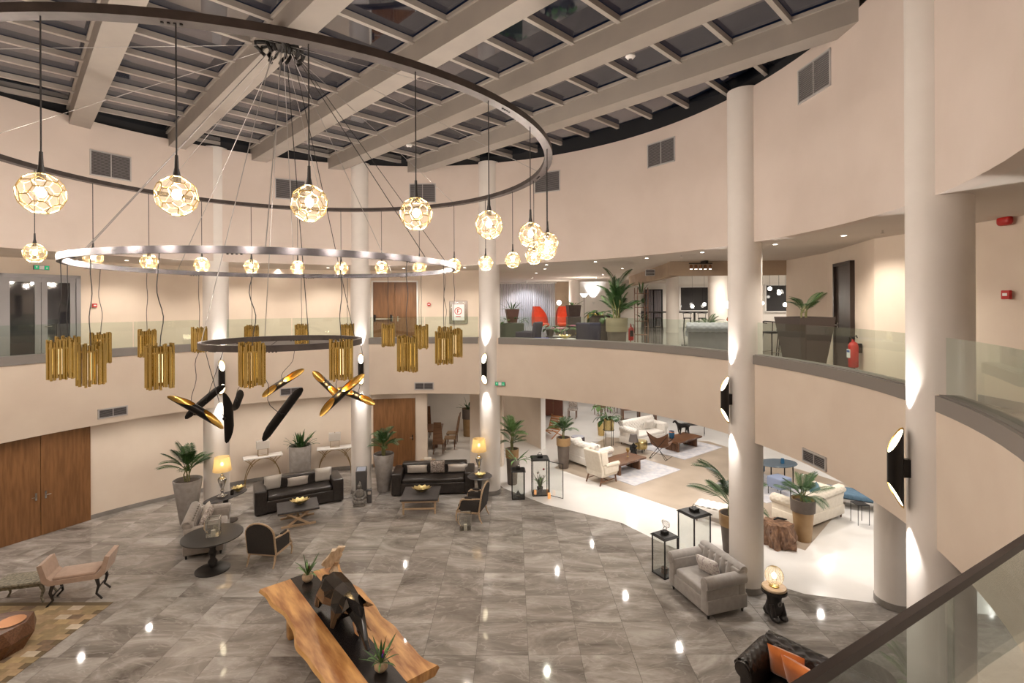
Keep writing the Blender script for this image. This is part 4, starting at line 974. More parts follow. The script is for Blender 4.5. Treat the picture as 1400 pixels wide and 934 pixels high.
def console(a, label):
    x, y = pol(a, 10.52)
    t = thing('console_table', label, 'console table', (x, y, 0), R(a)-PI/2, 'white-topped console tables')
    MB().rbox((0, 0, .93), (1.2, .38, .05), .01, 1).build('top', white_stone, t)
    br = mat('antique_brass', (.35, .24, .11), .35, metal=.9)
    for sy in (-.15, .15):
        MB().tube([(-.55, sy, .004)]+[(.55*math.cos(PI*(1-k/16)), sy, .02+.88*math.sin(PI*k/16)) for k in range(1, 16)]+[(.55, sy, .004)], .014, 6).build('arch', br, t, True)
        for sg in (-1, 1): MB().tube([(sg*.32, sy, .66), (sg*.42, sy, .80), (sg*.55, sy, .905)], .011, 6).build('brace', br, t, True)
    MB().box(-.55, .55, -.012, .012, .89, .905).build('rail', br, t)
    l = thing('box_lamp', label.replace('console with', 'lamp with').split(',')[0].replace('white-topped brass console', 'white box-shaped table lamp on the console'), 'table lamp', local(t, (0, 0, .956)), R(a)-PI/2, 'white box lamps')
    b = MB(); 
    for sx in (-1, 1):
        for sy in (-1, 1): b.cb((sx*.15, sy*.07, .12), (.012, .012, .24))
    for z in (.006, .234):
        for s_ in (-1, 1): b.cb((0, s_*.07, z), (.3, .012, .012)); b.cb((s_*.15, 0, z), (.012, .14, .012))
    b.build('base_frame', br, l); MB().rbox((0, 0, .37), (.40, .22, .26), .01, 1).build('shade', white_shade, l); MB().cyl((0, 0, .50), (0, 0, .53), .01).build('finial', br, l)
console(121.5, 'white-topped brass console left of the concrete planter'); console(108.9, 'white-topped brass console right of the concrete planter')

# planters of the atrium
t = planter((-9.02, 14.2, 0), 1.22, .36, .19, 'tall concrete cone planter with a palm, left of the left column'); stems(t, 1.1, 1.6, 5, .05); crown(t, 1.45, 22, .80, FR, 3, (5, 72))
x, y = pol(115.2, 10.3)
t = planter((x, y, 0), 1.20, .36, .33, 'concrete drum planter with dark strap leaves between the consoles', 'potted_fern'); crown(t, 1.12, 44, .62, ST, 5, (-30, 40), 'leaf', .12)
t = planter((-4.19, 16.62, 0), 1.2, .33, .20, 'concrete cone planter with a small palm before the brown panel door'); stems(t, 1.1, 1.75, 6, .04, lean=.05); crown(t, 1.4, 24, .66, FR, 8, (5, 78)); crown(t, 1.7, 6, .5, FR, 9, (30, 75))
t = planter((-.02, 17.15, 0), 1.18, .21, .16, 'two-tone planter with a bright palm right of the middle column', m=mocha, rim=tan_gold); stems(t, 1.1, 1.7, 5, .03, lean=.05); crown(t, 1.6, 20, .70, FRL, 12, (5, 78)); crown(t, 1.35, 8, .55, FR, 13, (0, 40))
t = planter((1.86, 18.8, 0), 1.12, .24, .18, 'two-tone planter with a palm at the corner of the beige floor', m=mocha, rim=tan_gold); stems(t, 1.0, 1.5, 4, .03, lean=.05); crown(t, 1.35, 24, .62, FR, 14, (0, 75))
t = planter((5.30, 12.45, 0), .92, .26, .19, 'two-tone planter with an arching palm behind the right column', m=mocha, rim=tan_gold); stems(t, .85, 1.3, 5, .05); crown(t, 1.1, 12, 1.05, FRD, 21, (5, 60)); put('frond', FRD[1], t, (0, 0, 1.3), (0, R(-52), R(172)), 1.3); put('frond', FRD[0], t, (0, 0, 1.3), (0, R(-42), R(150)), 1.15)
t = planter((7.36, 13.0, 0), 1.05, .27, .19, 'tan planter with a dark collar and palm before the cream sofa at the right', m=tan_gold, rim=mocha, rim_h=.3); stems(t, .98, 1.3, 4, .05); crown(t, 1.1, 18, .72, FRD, 25, (0, 65))

# notice box and stone figure by the second column
t = thing('standing_box', 'grey upright box with a slanted top beside the second column', 'stand', (-4.75, 16.05, 0), R(10))
MB().add([(-.16, -.13, .002), (.16, -.13, .002), (.16, .13, .002), (-.16, .13, .002), (-.16, -.13, .84), (.16, -.13, .84), (.16, .13, .92), (-.16, .13, .92)], [(0, 3, 2, 1), (4, 5, 6, 7), (0, 1, 5, 4), (1, 2, 6, 5), (2, 3, 7, 6), (3, 0, 4, 7)]).build('body', mat('dark_grey_laminate', (.08, .075, .075), .5), t)
MB().add([(-.13, -.10, .852), (.13, -.10, .852), (.13, .10, .915), (-.13, .10, .915)], [(0, 1, 2, 3)]).build('panel', mat('blue_grey_panel', (.25, .27, .32), .3), t)
t = thing('stone_figure', 'weathered seated stone figure on the floor before the second column', 'statue', (-4.62, 15.42, 0), R(8))
MB().rbox((0, 0, .04), (.34, .28, .08), .02).build('plinth', stone_grey, t, True)
b = MB(); b.ell((0, .02, .16), (.19, .14, .10), 16, 8); b.lathe([(.13, .12), (.12, .24), (.14, .36), (.10, .44), (.045, .47), (.045, .5)], (0, .03, 0), 16, 1, .75); b.ell((0, .02, .55), (.065, .07, .08), 14, 8); b.lathe([(.05, .6), (.035, .65), (.02, .68), (.001, .71)], (0, .025, 0), 10)
for sg in (-1, 1): b.tube([(sg*.13, .03, .40), (sg*.17, -.02, .27), (sg*.08, -.11, .2)], [.045, .042, .035], 8); b.tube([(sg*.15, .0, .13), (sg*.1, -.12, .12), (-sg*.05, -.13, .11)], [.07, .06, .04], 8)
b.build('figure', stone_grey, t, True)
t = thing('floor_sign', 'small grey box behind the stone figure', 'box', (-4.38, 15.62, 0), R(10)); MB().rbox((0, 0, .2), (.14, .12, .39), .01, 1).build('body', mat('dark_grey_laminate', (.08, .075, .075), .5), t); MB().box(-.05, .05, -.065, -.06, .26, .36).build('plate', chrome, t)

# black iron lanterns
def iron_lantern(loc, rz, w_, h, label, open_door=None, plant=False, group='black iron lanterns'):
    t = thing('iron_lantern', label, 'lantern', loc, rz, group); e = .022
    for sx in (-1, 1):
        for sy in (-1, 1): MB().cb((sx*(w_/2-e/2), sy*(w_/2-e/2), h/2), (e, e, h-.004)).build('post', iron, t)
    b = MB(); b.box(-w_/2, w_/2, -w_/2, w_/2, .002, .03); b.build('floor_plate', iron, t)
    MB().add([(-w_/2-.03, -w_/2-.03, h-.01), (w_/2+.03, -w_/2-.03, h-.01), (w_/2+.03, w_/2+.03, h-.01), (-w_/2-.03, w_/2+.03, h-.01), (-w_/2+.02, -w_/2+.02, h+.03), (w_/2-.02, -w_/2+.02, h+.03), (w_/2-.02, w_/2-.02, h+.03), (-w_/2+.02, w_/2-.02, h+.03)], [(0, 3, 2, 1), (4, 5, 6, 7), (0, 1, 5, 4), (1, 2, 6, 5), (2, 3, 7, 6), (3, 0, 4, 7)]).build('roof', iron, t)
    MB().rbox((0, 0, h+.065), (w_*.32, w_*.32, .075), .008, 1).build('cap', iron, t); MB().tube([(-.05, 0, h+.1), (-.05, 0, h+.16), (0, 0, h+.2), (.05, 0, h+.16), (.05, 0, h+.1)], .007, 6).build('ring_handle', iron, t, True)
    for k in range(4):
        if k == open_door: continue
        MB().at((0, 0, 0), k*PI/2).box(-w_/2+e, w_/2-e, w_/2-.012, w_/2-.008, .03, h-.012).build('pane', clear_glass, t)
    if open_door is not None:
        dr = MB().at((w_/2, -w_/2, 0), R(-38)); 
        for (x0, x1, z0, z1) in ((0, .015, .03, h-.02), (w_-.03, w_-.015, .03, h-.02), (0, w_-.015, .03, .045), (0, w_-.015, h-.035, h-.02)): dr.box(x0, x1, -.008, .008, z0, z1)
        d_ = dr.build('door', iron, t); MB().at((w_/2, -w_/2, 0), R(-38)).box(.015, w_-.03, -.002, .002, .045, h-.035).build('pane', clear_glass, d_); MB().at((w_/2, -w_/2, 0), R(-38)).ell((w_-.02, -.02, h/2), (.012, .012, .012), 8, 6).build('knob', iron, d_)
    return t
wax = mat('candle_wax', (.8, .74, .62), .6); amber = mat('amber_candle', (.65, .26, .08), .4, emit=(1, .45, .15), es=.6)
def candle(loc, r, h, label, m=amber):
    o = MB().lathe([(r, 0), (r*1.02, h*.5), (r, h), (r*.7, h-.01), (.001, h-.012)], n=16).build('candle', m, None, True); o.location = loc; return tag(o, label, 'candle', 'candles in and by the lanterns')
l1 = iron_lantern((.16, 15.95, 0), R(2), .40, .86, 'smaller black iron lantern beside the middle column, under a potted palm')
o = MB().lathe([(.09, 0), (.13, .05), (.06, .10), (.03, .16), (.001, .2)], n=14).build('ornament', iron, None, True); o.location = (.16, 15.95, .031); tag(o, 'small dark ornament inside the smaller lantern', 'ornament')
t = planter((.12, 16.02, .995), .16, .10, .08, 'small potted palm standing on the smaller iron lantern', m=mat('glass_pot', (.35, .33, .30), .2)); crown(t, .12, 12, .62, STL, 31, (-38, 5), 'leaf', .02)
l2 = iron_lantern((.86, 16.28, 0), R(3), .52, 1.12, 'larger black iron lantern with its glass door open, beside the middle column', 0)
t = planter((.86, 16.30, .032), .18, .10, .08, 'flowering plant in a black pot inside the larger lantern', 'potted_flower', black_metal); crown(t, .12, 16, .50, STL, 33, (12, 38), 'leaf', .02)
for k in range(4): MB().ell((.12*math.cos(k*2.1), .10*math.sin(k*2.1), .52+.07*k), (.035, .035, .035), 8, 6).build('flower', mat('crimson_petal', (.35, .02, .06), .6) if k % 2 else white_paint, t, True)
candle((.70, 16.12, .032), .04, .13, 'amber candle inside the larger lantern'); candle((1.12, 15.86, .004), .045, .16, 'amber candle on the floor before the open lantern door')
l3 = iron_lantern((3.38, 11.42, 0), R(28), .40, .86, 'smaller black iron lantern beside the grey tufted armchair')
l4 = iron_lantern((4.25, 12.02, 0), R(26), .52, 1.12, 'larger black iron lantern behind the grey tufted armchair')
candle((3.36, 11.40, .032), .07, .12, 'dark candle inside the lantern at the armchair', mat('brown_candle', (.10, .06, .04), .5))
candle((4.18, 11.95, .032), .05, .12, 'pale candle inside the larger lantern behind the armchair', wax)
o = MB().lathe([(.08, 0), (.1, .06), (.05, .12), (.001, .14)], n=14).build('ornament', gold_dish, None, True); o.location = (4.36, 12.06, .032); tag(o, 'gilded ornament inside the larger lantern behind the armchair', 'ornament')
t = thing('wire_goblet', 'pale wire ornament standing on the smaller lantern by the armchair', 'ornament', (3.44, 11.5, .97)); 
for k in range(5): MB().tube([(.08*math.cos(a+k*.63), .08*math.sin(a+k*.63)*0+.02*k, .09+.08*math.sin(a)) for a in [2*PI*q/14 for q in range(15)]], .004, 4).build('wire', chrome, t, True)

# animal-legged side table with a glowing globe
t = thing('animal_side_table', 'dark carved animal-shaped side table with a round wooden top', 'side table', (5.0, 9.82, 0), R(12))
MB().lathe([(.001, .55), (.21, .55), (.225, .575), (.21, .60), (.001, .60)], n=28).build('top', oak, t, True); MB().lathe([(.23, .50), (.23, .545)], n=28).build('under_plate', dark_table, t, True)
b = MB(); b.lathe([(.14, .10), (.17, .2), (.13, .34), (.15, .45), (.12, .50)], n=18, sy=.9)
for sg in (-1, 1): b.ell((sg*.09, -.13, .06), (.07, .11, .058), 10, 6); b.tube([(sg*.1, -.06, .3), (sg*.11, -.12, .12), (sg*.1, -.13, .06)], [.05, .05, .05], 8)
b.ell((0, .1, .1), (.15, .12, .098), 12, 6); b.build('body', dark_table, t, True)
MB().at((0, -.155, .33), 0, PI/2-.1).lathe([(.03, -.006), (.045, -.006), (.045, .006), (.03, .006), (.03, -.006)], n=18).build('emblem', stone_grey, t)
t = thing('globe_lamp', 'glowing cracked glass globe lamp on the animal side table', 'table lamp', (5.0, 9.82, .602), 0)
MB().lathe([(.09, 0), (.09, .02), (.05, .03)], n=18).build('base', brass, t, True); MB().ell((0, 0, .20), (.165, .165, .175), 24, 14).build('globe', veil_mat('cracked_globe', (1, .9, .75), .75), t, True); MB().ell((0, 0, .2), (.045, .045, .06), 12, 8).build('bulb', warm_bulb, t, True)
b = MB()
for k in range(7): b.tube([((.168*math.cos(q))*math.cos(k*.45), (.168*math.cos(q))*math.sin(k*.45), .2+.178*math.sin(q)) for q in [2*PI*j/20 for j in range(21)]], .003, 4, False)
b.build('wire_net', brass, t); light('globe_light', 'POINT', (0, 0, .2), W_LAMP*.8, (1, .85, .65), t, .065)

# low side table and plant beyond the handrail
t = thing('side_table', 'round black side table beside the chesterfield, behind the handrail', 'side table', (5.2, 7.55, 0)); MB().lathe([(.001, .52), (.36, .52), (.37, .55), (.001, .55)], n=32).build('top', dark_table, t, True); MB().cyl((0, 0, .02), (0, 0, .52), .04, .05).build('column', dark_table, t, True); MB().lathe([(.22, .002), (.2, .03)], n=24).build('base', dark_table, t, True)
t = planter((5.75, 7.3, 0), .5, .22, .17, 'leafy pale green palm seen through the glass at the lower right', group=None); stems(t, .45, .7, 3, .04); crown(t, .55, 14, .6, FRL, 41, (10, 65))

# ------------------------------------------------------------------ the long live-edge table and what stands on it
TL = R(-50.3); tb = thing('live_edge_table', 'long live-edge wooden slab table with a black glass strip, in the foreground', 'table', (-2.88, 8.49, 0), TL)
def wav(x, k): return .035*math.sin(2.1*x+k)+.03*math.sin(4.3*x+2*k)+.012*math.sin(9*x+k)
def slab(name, y_in, y_out, k):
    b = MB(); n = 44; xs = [-1.92+3.84*i/n for i in range(n+1)]; sg = 1 if y_out > y_in else -1
    top = [(x, y_out+sg*(wav(x, k)+.10*(abs(x)/1.92)**3)) for x in xs]
    vs = []
    for (x, yo) in top: vs += [(x, y_in, .78), (x, yo, .78), (x, yo+sg*.03, .73), (x, yo-sg*.05, .64), (x, y_in, .64)]
    fs = []
    for i in range(n):
        for j in range(5): fs.append((i*5+j, i*5+(j+1) % 5, (i+1)*5+(j+1) % 5, (i+1)*5+j))
    fs += [tuple(range(5)), tuple(n*5+j for j in range(5))]
    o = b.add(vs, fs).build(name, slab_wood, tb)
    o.data.materials.append(slab_edge)
    for p in o.data.polygons:
        c_ = p.center
        if c_.z < .775 and c_.z > .66 and abs(c_.x) < 1.915: p.material_index = 1
slab('slab', -.22, -.66, .4); slab('slab', .20, .62, 2.0)
MB().box(-1.94, 1.94, -.219, .199, .745, .782).build('glass_strip', mat('black_glass', (.012, .010, .010), .22), tb)
MB().box(-1.9, 1.9, -.21, .19, .66, .744).build('support_beam', iron, tb)
for sx in (-1, 1):
    for sy in (-1, 1): MB().rbox((sx*1.35, sy*.38, .322), (.16, .14, .64), .03, 2).build('leg', slab_edge, tb, True)
# faceted animal sculpture: one skinned body, flat shaded
def skin_body(name, verts, edges, m, loc, rz, levels=1):
    me = bpy.data.meshes.new(name); me.from_pydata([v[0] for v in verts], edges, []); o = bpy.data.objects.new(name, me); C.objects.link(o)
    md = o.modifiers.new('skin', 'SKIN'); md.use_smooth_shade = False
    for i, v in enumerate(verts):
        r = v[1]; me.skin_vertices[0].data[i].radius = r if isinstance(r, tuple) else (r, r)
    me.skin_vertices[0].data[0].use_root = True
    if levels: s_ = o.modifiers.new('sub', 'SUBSURF'); s_.levels = s_.render_levels = levels
    d_ = o.modifiers.new('facet', 'DECIMATE'); d_.ratio = .30
    dg = bpy.context.evaluated_depsgraph_get(); ev = o.evaluated_get(dg); nm = bpy.data.meshes.new_from_object(ev); bpy.data.objects.remove(o)
    nm.name = name; nm.materials.clear(); nm.materials.append(m)
    nm.polygons.foreach_set('use_smooth', [False]*len(nm.polygons))
    o = bpy.data.objects.new(name, nm); C.objects.link(o); o.location = loc; o.rotation_euler = (0, 0, rz); return o
V = [((0, 0, .48), (.22, .24)), ((.34, 0, .50), (.20, .22)), ((-.36, 0, .50), (.20, .21)), ((.56, 0, .56), (.15, .16)), ((.78, 0, .50), (.14, .13)), ((.98, 0, .34), .075), ((1.10, 0, .19), .05), ((1.22, 0, .10), .04),
     ((.38, .15, .26), .085), ((.44, .16, .04), .075), ((.30, -.15, .26), .085), ((.22, -.16, .04), .075), ((-.34, .14, .26), .095), ((-.26, .15, .04), .075), ((-.44, -.14, .26), .095), ((-.52, -.15, .04), .075), ((-.58, 0, .48), .07), ((-.70, .02, .30), .03)]
E_ = [(0, 1), (0, 2), (1, 3), (3, 4), (4, 5), (5, 6), (6, 7), (1, 8), (8, 9), (1, 10), (10, 11), (2, 12), (12, 13), (2, 14), (14, 15), (2, 16), (16, 17)]
sp = local(tb, (-.08, .0, .785))
scp = thing('animal_sculpture', 'glossy black faceted elephant-like sculpture striding along the slab table', 'sculpture', sp, TL)
bd = skin_body('body', V, E_, black_gloss, (0, 0, 0), 0); bd.parent = scp
for sg in (-1, 1):
    MB().add([(.62, sg*.10, .66), (.80, sg*.13, .62), (.74, sg*.30, .46), (.60, sg*.26, .38), (.60, sg*.10, .46), (.68, sg*.20, .50)], [(0, 1, 5), (1, 2, 5), (2, 3, 5), (3, 4, 5), (4, 0, 5)]).build('ear', black_gloss, scp)
    MB().tube([(.86, sg*.08, .40), (.98, sg*.10, .30), (1.08, sg*.10, .30)], [.025, .018, .006], 6).build('tusk', mat('amber_tusk', (.35, .17, .06), .3), scp)
def air_plant(p, seed, label):
    t = thing('air_plant', label, 'potted plant', local(tb, p), TL, 'small spiky plants on the slab table')
    MB().lathe([(.05, .0), (.095, .05), (.10, .10), (.085, .14), (.06, .13), (.001, .12)], n=14).build('pot', driftwood, t, True)
    crown(t, .12, 22, .36, STL, seed, (-30, 35), 'leaf', .02)
    MB().ell((.02, .02, .26), (.02, .02, .045), 8, 6).build('flower', mat('magenta_petal', (.5, .01, .16), .5), t, True); MB().ell((.05, .0, .24), (.015, .015, .03), 8, 6).build('flower', mat('violet_petal', (.10, .02, .4), .5), t, True)
air_plant((-1.62, .0, .783), 51, 'spiky plant with a red flower at the far end of the slab table'); air_plant((1.50, .02, .783), 52, 'spiky plant with a magenta flower at the near end of the slab table')
t = thing('driftwood_carving', 'pale driftwood carving standing at the far corner of the slab table', 'sculpture', local(tb, (-1.62, .50, .785)), TL+R(60))
MB().tube([(0, 0, 0), (.02, .03, .12), (.05, .02, .22)], [.10, .05, .07], 8).build('stem', driftwood, t)
b = MB(); n = 18; pts = [(0.24*math.cos(2*PI*i/n)*(1+.22*math.sin(5*2*PI*i/n)), 0.14+.13*math.sin(2*PI*i/n)*(1+.2*math.cos(7*2*PI*i/n))) for i in range(n)]
b.add([(x*.8, -.04+.05*math.sin(x*7), z+.16+.5*x) for x, z in pts]+[(x*.8, .05+.05*math.sin(x*7+1), z+.16+.5*x) for x, z in pts], [tuple(reversed(range(n))), tuple(range(n, 2*n))]+[(i, (i+1) % n, n+(i+1) % n, n+i) for i in range(n)])
b.build('fan', driftwood, t)
o = MB().tube([(0, 0, 0), (.12, .02, .05), (.34, .04, .03), (.44, .05, .0)], [.03, .05, .045, .02], 7).build('driftwood_piece', driftwood); o.location = local(tb, (-1.05, .36, .82)); o.rotation_euler = (0, 0, TL); tag(o, 'long pale piece of driftwood lying beside the sculpture', 'driftwood')

# ------------------------------------------------------------------ left corner: bench, carved table, chair, log table and patchwork rug
t = thing('u_bench', 'dusty rose upholstered bench with two raised arms, on the patchwork rug', 'bench', (-9.0, 10.62, 0), R(20))
prof = [(-.60, .86), (-.52, .52), (-.42, .44), (.42, .44), (.52, .52), (.60, .86), (.52, .88), (.44, .60), (.36, .53), (-.36, .53), (-.44, .60), (-.52, .88)]
b = MB(); b.add([(x, -.27, z) for x, z in prof]+[(x, .27, z) for x, z in prof], [(0, 1, 10, 11), (1, 2, 9, 10), (2, 3, 8, 9), (3, 4, 7, 8), (4, 5, 6, 7), (12, 23, 22, 13), (13, 22, 21, 14), (14, 21, 20, 15), (15, 20, 19, 16), (16, 19, 18, 17)]+[(i, (i+1) % 12, 12+(i+1) % 12, 12+i) for i in range(12)])
b.build('body', rose_fabric, t); MB().rbox((0, 0, .555), (.72, .5, .07), .03, 2).build('seat_pad', rose_fabric, t, True)
for sx in (-1, 1):
    for sy in (-1, 1): MB().tube([(sx*.36, sy*.2, .45), (sx*.40, sy*.22, .28), (sx*.36, sy*.21, .12), (sx*.46, sy*.22, .002)], [.04, .03, .022, .02], 8).build('leg', dark_table, t, True)
    MB().cyl((sx*.37, -.2, .2), (sx*.37, .2, .2), .016).build('stretcher', dark_table, t)
t = thing('carved_table', 'low carved grey-green ornate table at the left edge beside the rose bench', 'side table', (-10.05, 10.55, 0), R(15)); carv = mat('carved_verdigris', (.13, .12, .09), .6, col2=(.34, .31, .23), scale=22, bump=.5)
MB().rbox((0, 0, .42), (.92, .55, .07), .03, 2).build('top', carv, t, True); MB().rbox((0, 0, .36), (.80, .45, .07), .02).build('apron', carv, t, True)
for sx in (-1, 1):
    for sy in (-1, 1): MB().tube([(sx*.36, sy*.19, .36), (sx*.42, sy*.22, .24), (sx*.37, sy*.2, .1), (sx*.42, sy*.22, .002)], [.045, .032, .02, .024], 8).build('leg', carv, t, True)
t = thing('dining_armchair', 'pale oak armchair mostly outside the left edge', 'chair', (-10.75, 9.75, 0), R(60)); MB().rbox((0, 0, .45), (.5, .5, .08), .03).build('seat', cream, t, True); MB().rbox((0, .24, .75), (.5, .06, .5), .03).build('backrest', oak, t, True); leg_set(t, [(-.22, -.22), (.22, -.22), (-.22, .22), (.22, .22)], .42, .025, .02, oak)
for sg in (-1, 1): MB().tube([(sg*.25, .22, .68), (sg*.27, -.1, .66), (sg*.24, -.22, .43)], .018, 6).build('arm', oak, t, True)
t = thing('faceted_log_table', 'dark faceted wooden block table on the patchwork rug at the lower left', 'coffee table', (-9.05, 8.95, 0.012), R(10))
n = 8; pts = [(.50+.05*math.sin(i*2.3), 2*PI*i/n) for i in range(n)]
b = MB(); b.add([(r*.82*math.cos(a), r*.82*math.sin(a), 0) for r, a in pts]+[(r*1.06*math.cos(a+.2), r*1.06*math.sin(a+.2), .24) for r, a in pts]+[(r*.92*math.cos(a), r*.92*math.sin(a), .46) for r, a in pts], [tuple(reversed(range(n))), tuple(range(2*n, 3*n))]+[f for i in range(n) for f in ((i, (i+1) % n, n+(i+1) % n, n+i), (n+i, n+(i+1) % n, 2*n+(i+1) % n, 2*n+i))]); b.build('block', walnut, t)
MB().lathe([(.001, .462), (.16, .466), (.2, .475)], (.2, .05, 0), 16).build('copper_inlay', mat('copper_inlay', (.55, .26, .12), .3, metal=.8), t)
# rug: hide patches stitched together, each patch a piece of its own
t = thing('patchwork_rug', 'cowhide patchwork rug in brown, tan and cream at the lower left', 'rug', (-9.9, 8.9, 0.001), 0)
MB().box(-2.2, 1.75, -2.2, 1.53, 0, .006).build('backing', mat('rug_felt', (.16, .12, .07), .95), t)
hid = [mat('hide_%s' % nme, c1, .85, col2=c2, scale=9, sheen=.4) for nme, c1, c2 in (('tan', (.32, .21, .10), (.42, .29, .15)), ('cream', (.52, .43, .31), (.62, .53, .40)), ('brown', (.12, .07, .03), (.2, .12, .055)), ('olive', (.24, .17, .07), (.32, .23, .10)), ('gold', (.40, .28, .12), (.50, .36, .17)))]
hm = [MB().box(-.119, .119, -.074, .074, 0, .006).mesh('hide_patch', m_) for m_ in hid]
rnd = random.Random(5)
cnt = 0
for j in range(25):
    for i in range(17):
        x, y = -2.08+.24*i+(.12 if j % 2 else 0), -2.12+.15*j
        if x > 1.65 or y > 1.47: continue
        wx, wy = x-9.9, y+8.9
        if abs(wx) > wy+.6: continue
        put('hide_patch', hm[rnd.choice([0, 0, 1, 2, 3, 3, 4, 0, 4])], t, (x, y, .005))

# ------------------------------------------------------------------ white lounge beyond the columns
def rug(loc, rz, w_, d_, label):
    t = thing('rug', label, 'rug', loc, rz, 'pale blue rugs'); MB().rbox((0, 0, .004), (w_, d_, .008), .003, 1).build('pile', blue_rug, t); MB().box(-w_/2-.02, w_/2+.02, -d_/2-.02, d_/2+.02, 0, .003).build('border', mat('rug_border', (.4, .4, .43), .9), t)
rug((4.35, 18.55, .0085), R(38), 2.6, 2.2, 'pale blue rug under the nearer walnut coffee table'); rug((6.95, 21.4, .0085), R(38), 2.7, 2.3, 'pale blue rug under the farther walnut coffee table')
def slab_coffee(loc, rz, label, L=1.5, D=.85):
    t = thing('walnut_coffee_table', label, 'coffee table', loc, rz, 'walnut coffee tables')
    b = MB(); n = 14; vs = []
    for i in range(n+1):
        x = -L/2+L*i/n; vs += [(x, -D/2+.02*math.sin(i*1.3), .44), (x, D/2+.02*math.sin(i*.9+1), .44), (x, D/2+.02*math.sin(i*.9+1)-.02, .37), (x, -D/2+.02*math.sin(i*1.3)+.02, .37)]
    b.add(vs, [(i*4+j, i*4+(j+1) % 4, i*4+4+(j+1) % 4, i*4+4+j) for i in range(n) for j in range(4)]+[(0, 1, 2, 3), (n*4+3, n*4+2, n*4+1, n*4)]).build('top', walnut, t)
    for sg in (-1, 1):
        for k in range(4): MB().rbox((sg*(L/2-.22), -.24+.16*k, .186), (.10, .15, .368), .02, 1).build('leg_board', walnut, t)
slab_coffee((3.98, 18.42, .016), R(38), 'walnut slab coffee table beside the cream wing chair'); slab_coffee((7.0, 21.25, .016), R(38), 'walnut slab coffee table carrying the blue vase and black horse', 1.7)
lounge = 'white sofas of the lounge'
w1 = tufted_sofa('white_sofa', (2.78, 19.2, .008), R(127), 1.8, .95, .86, white_fab, 'white tufted sofa behind the cream wing chair', 'sofa', 4, walnut, .45, lounge, .66, True)
pillow(w1, (-.45, .05, .70), .5, .36, .15, R(-20), white_fab, 'ruffled white pillow on the sofa behind the wing chair', 'pillows of the lounge')
w2 = tufted_sofa('white_sofa', (5.65, 22.1, .008), R(35), 2.1, .98, .92, white_fab, 'white tufted sofa behind the farther coffee table', 'sofa', 5, walnut, .45, lounge, .70, True)
pillow(w2, (.40, .05, .74), .6, .40, .16, R(-20), white_fab, 'ruffled white pillow on the far white sofa', 'pillows of the lounge')
w3 = tufted_sofa('white_sofa', (8.22, 14.25, .008), R(-150), 2.0, .98, .84, cream, 'cream tufted sofa seen from behind, next to the tan planter', 'sofa', 5, walnut, .45, lounge, .66, True)
pillow(w3, (-.35, .0, .70), .46, .46, .16, R(-24), mat('teal_velvet', (.03, .12, .16), .8, sheen=.5), 'teal pillow on the cream sofa', 'pillows of the lounge')
t = thing('wing_chair', 'cream wing chair with dark crossed legs, seen from behind', 'armchair', (3.02, 17.35, .008), R(128))
MB().rbox((0, 0, .38), (.74, .78, .24), .05, 3).build('seat', cream, t, True)
def bk(x, y, z): return (x*(1-.10*max(0, z-.9)), y+.22*max(0, z-.45), z-.06*abs(x/.37)**3*(1 if z > .9 else 0))
MB().rbox((0, .33, .80), (.74, .14, .78), .06, 4, bk).build('backrest', cream, t, True)
for sg in (-1, 1):
    MB().rbox((sg*.36, .22, .90), (.08, .32, .46), .035, 3, lambda x, y, z: (x, y+.16*max(0, z-.5), z)).build('wing', cream, t, True)
    b = MB(); b.rbox((sg*.36, -.04, .50), (.12, .70, .30), .05, 3); b.tube([(sg*.38, -.40, .64), (sg*.38, .25, .66)], [.075, .065], 12); b.build('arm', cream, t, True)
    MB().tube([(sg*.30, -.32, .28), (sg*.32, -.35, .0)], [.032, .024], 8).build('leg', walnut, t, True); MB().tube([(sg*.30, .32, .28), (sg*.31, .44, .0)], [.032, .024], 8).build('leg', walnut, t, True)
    MB().cyl((sg*.31, -.33, .12), (sg*.31, .38, .12), .016).build('stretcher', walnut, t)
MB().cyl((-.31, .02, .12), (.31, .02, .12), .016).build('stretcher', walnut, t)
t = thing('butterfly_chair', 'brown leather butterfly chair on thin black rods', 'chair', (5.75, 20.0, .008), R(150))
tan_l = mat('saddle_leather', (.13, .055, .025), .4, col2=(.18, .08, .038), scale=8)
def bf(u, v): e = abs(2*u-1); return ((u-.5)*.86*(1-.2*math.sin(PI*v)), -.40+.80*v+.04*e, .34+.16*max(0, (.42-v)/.42)**2+.62*max(0, (v-.42)/.58)**1.25*(.8+.2*e)+.13*e*e)
MB().sheet(bf, 12, 12).build('sling', tan_l, t, True)
for pts in (((-.42, -.34, .70), (.30, .38, .0), (.34, .26, .0), (-.36, .44, .92)), ((.42, -.34, .70), (-.30, .38, .0), (-.34, .26, .0), (.36, .44, .92)), ((-.30, .38, .0), (-.40, -.36, .0), (.40, -.36, .0), (.30, .38, .0))): MB().tube(pts, .011, 6).build('rod', iron, t, True)
t = thing('drum_table', 'hammered brass drum side table on short legs', 'side table', (5.20, 20.75, .008)); MB().lathe([(.22, .14), (.25, .18), (.26, .30), (.25, .42), (.22, .46), (.001, .46)], n=26).build('drum', gold_dish, t, True); leg_set(t, [(.16, .1), (-.16, .1), (0, -.18)], .15, .02, .016, iron)
t = thing('horse_base_table', 'small dark animal-shaped side table carrying a grey-shaded lamp', 'side table', (4.80, 20.35, .008)); b = MB(); b.lathe([(.14, .002), (.12, .1), (.09, .22), (.12, .34)], n=14); b.ell((-.08, -.06, .26), (.1, .08, .1), 10, 6); b.build('body', iron, t, True); MB().lathe([(.16, .34), (.16, .36)], n=20).build('top', iron, t)
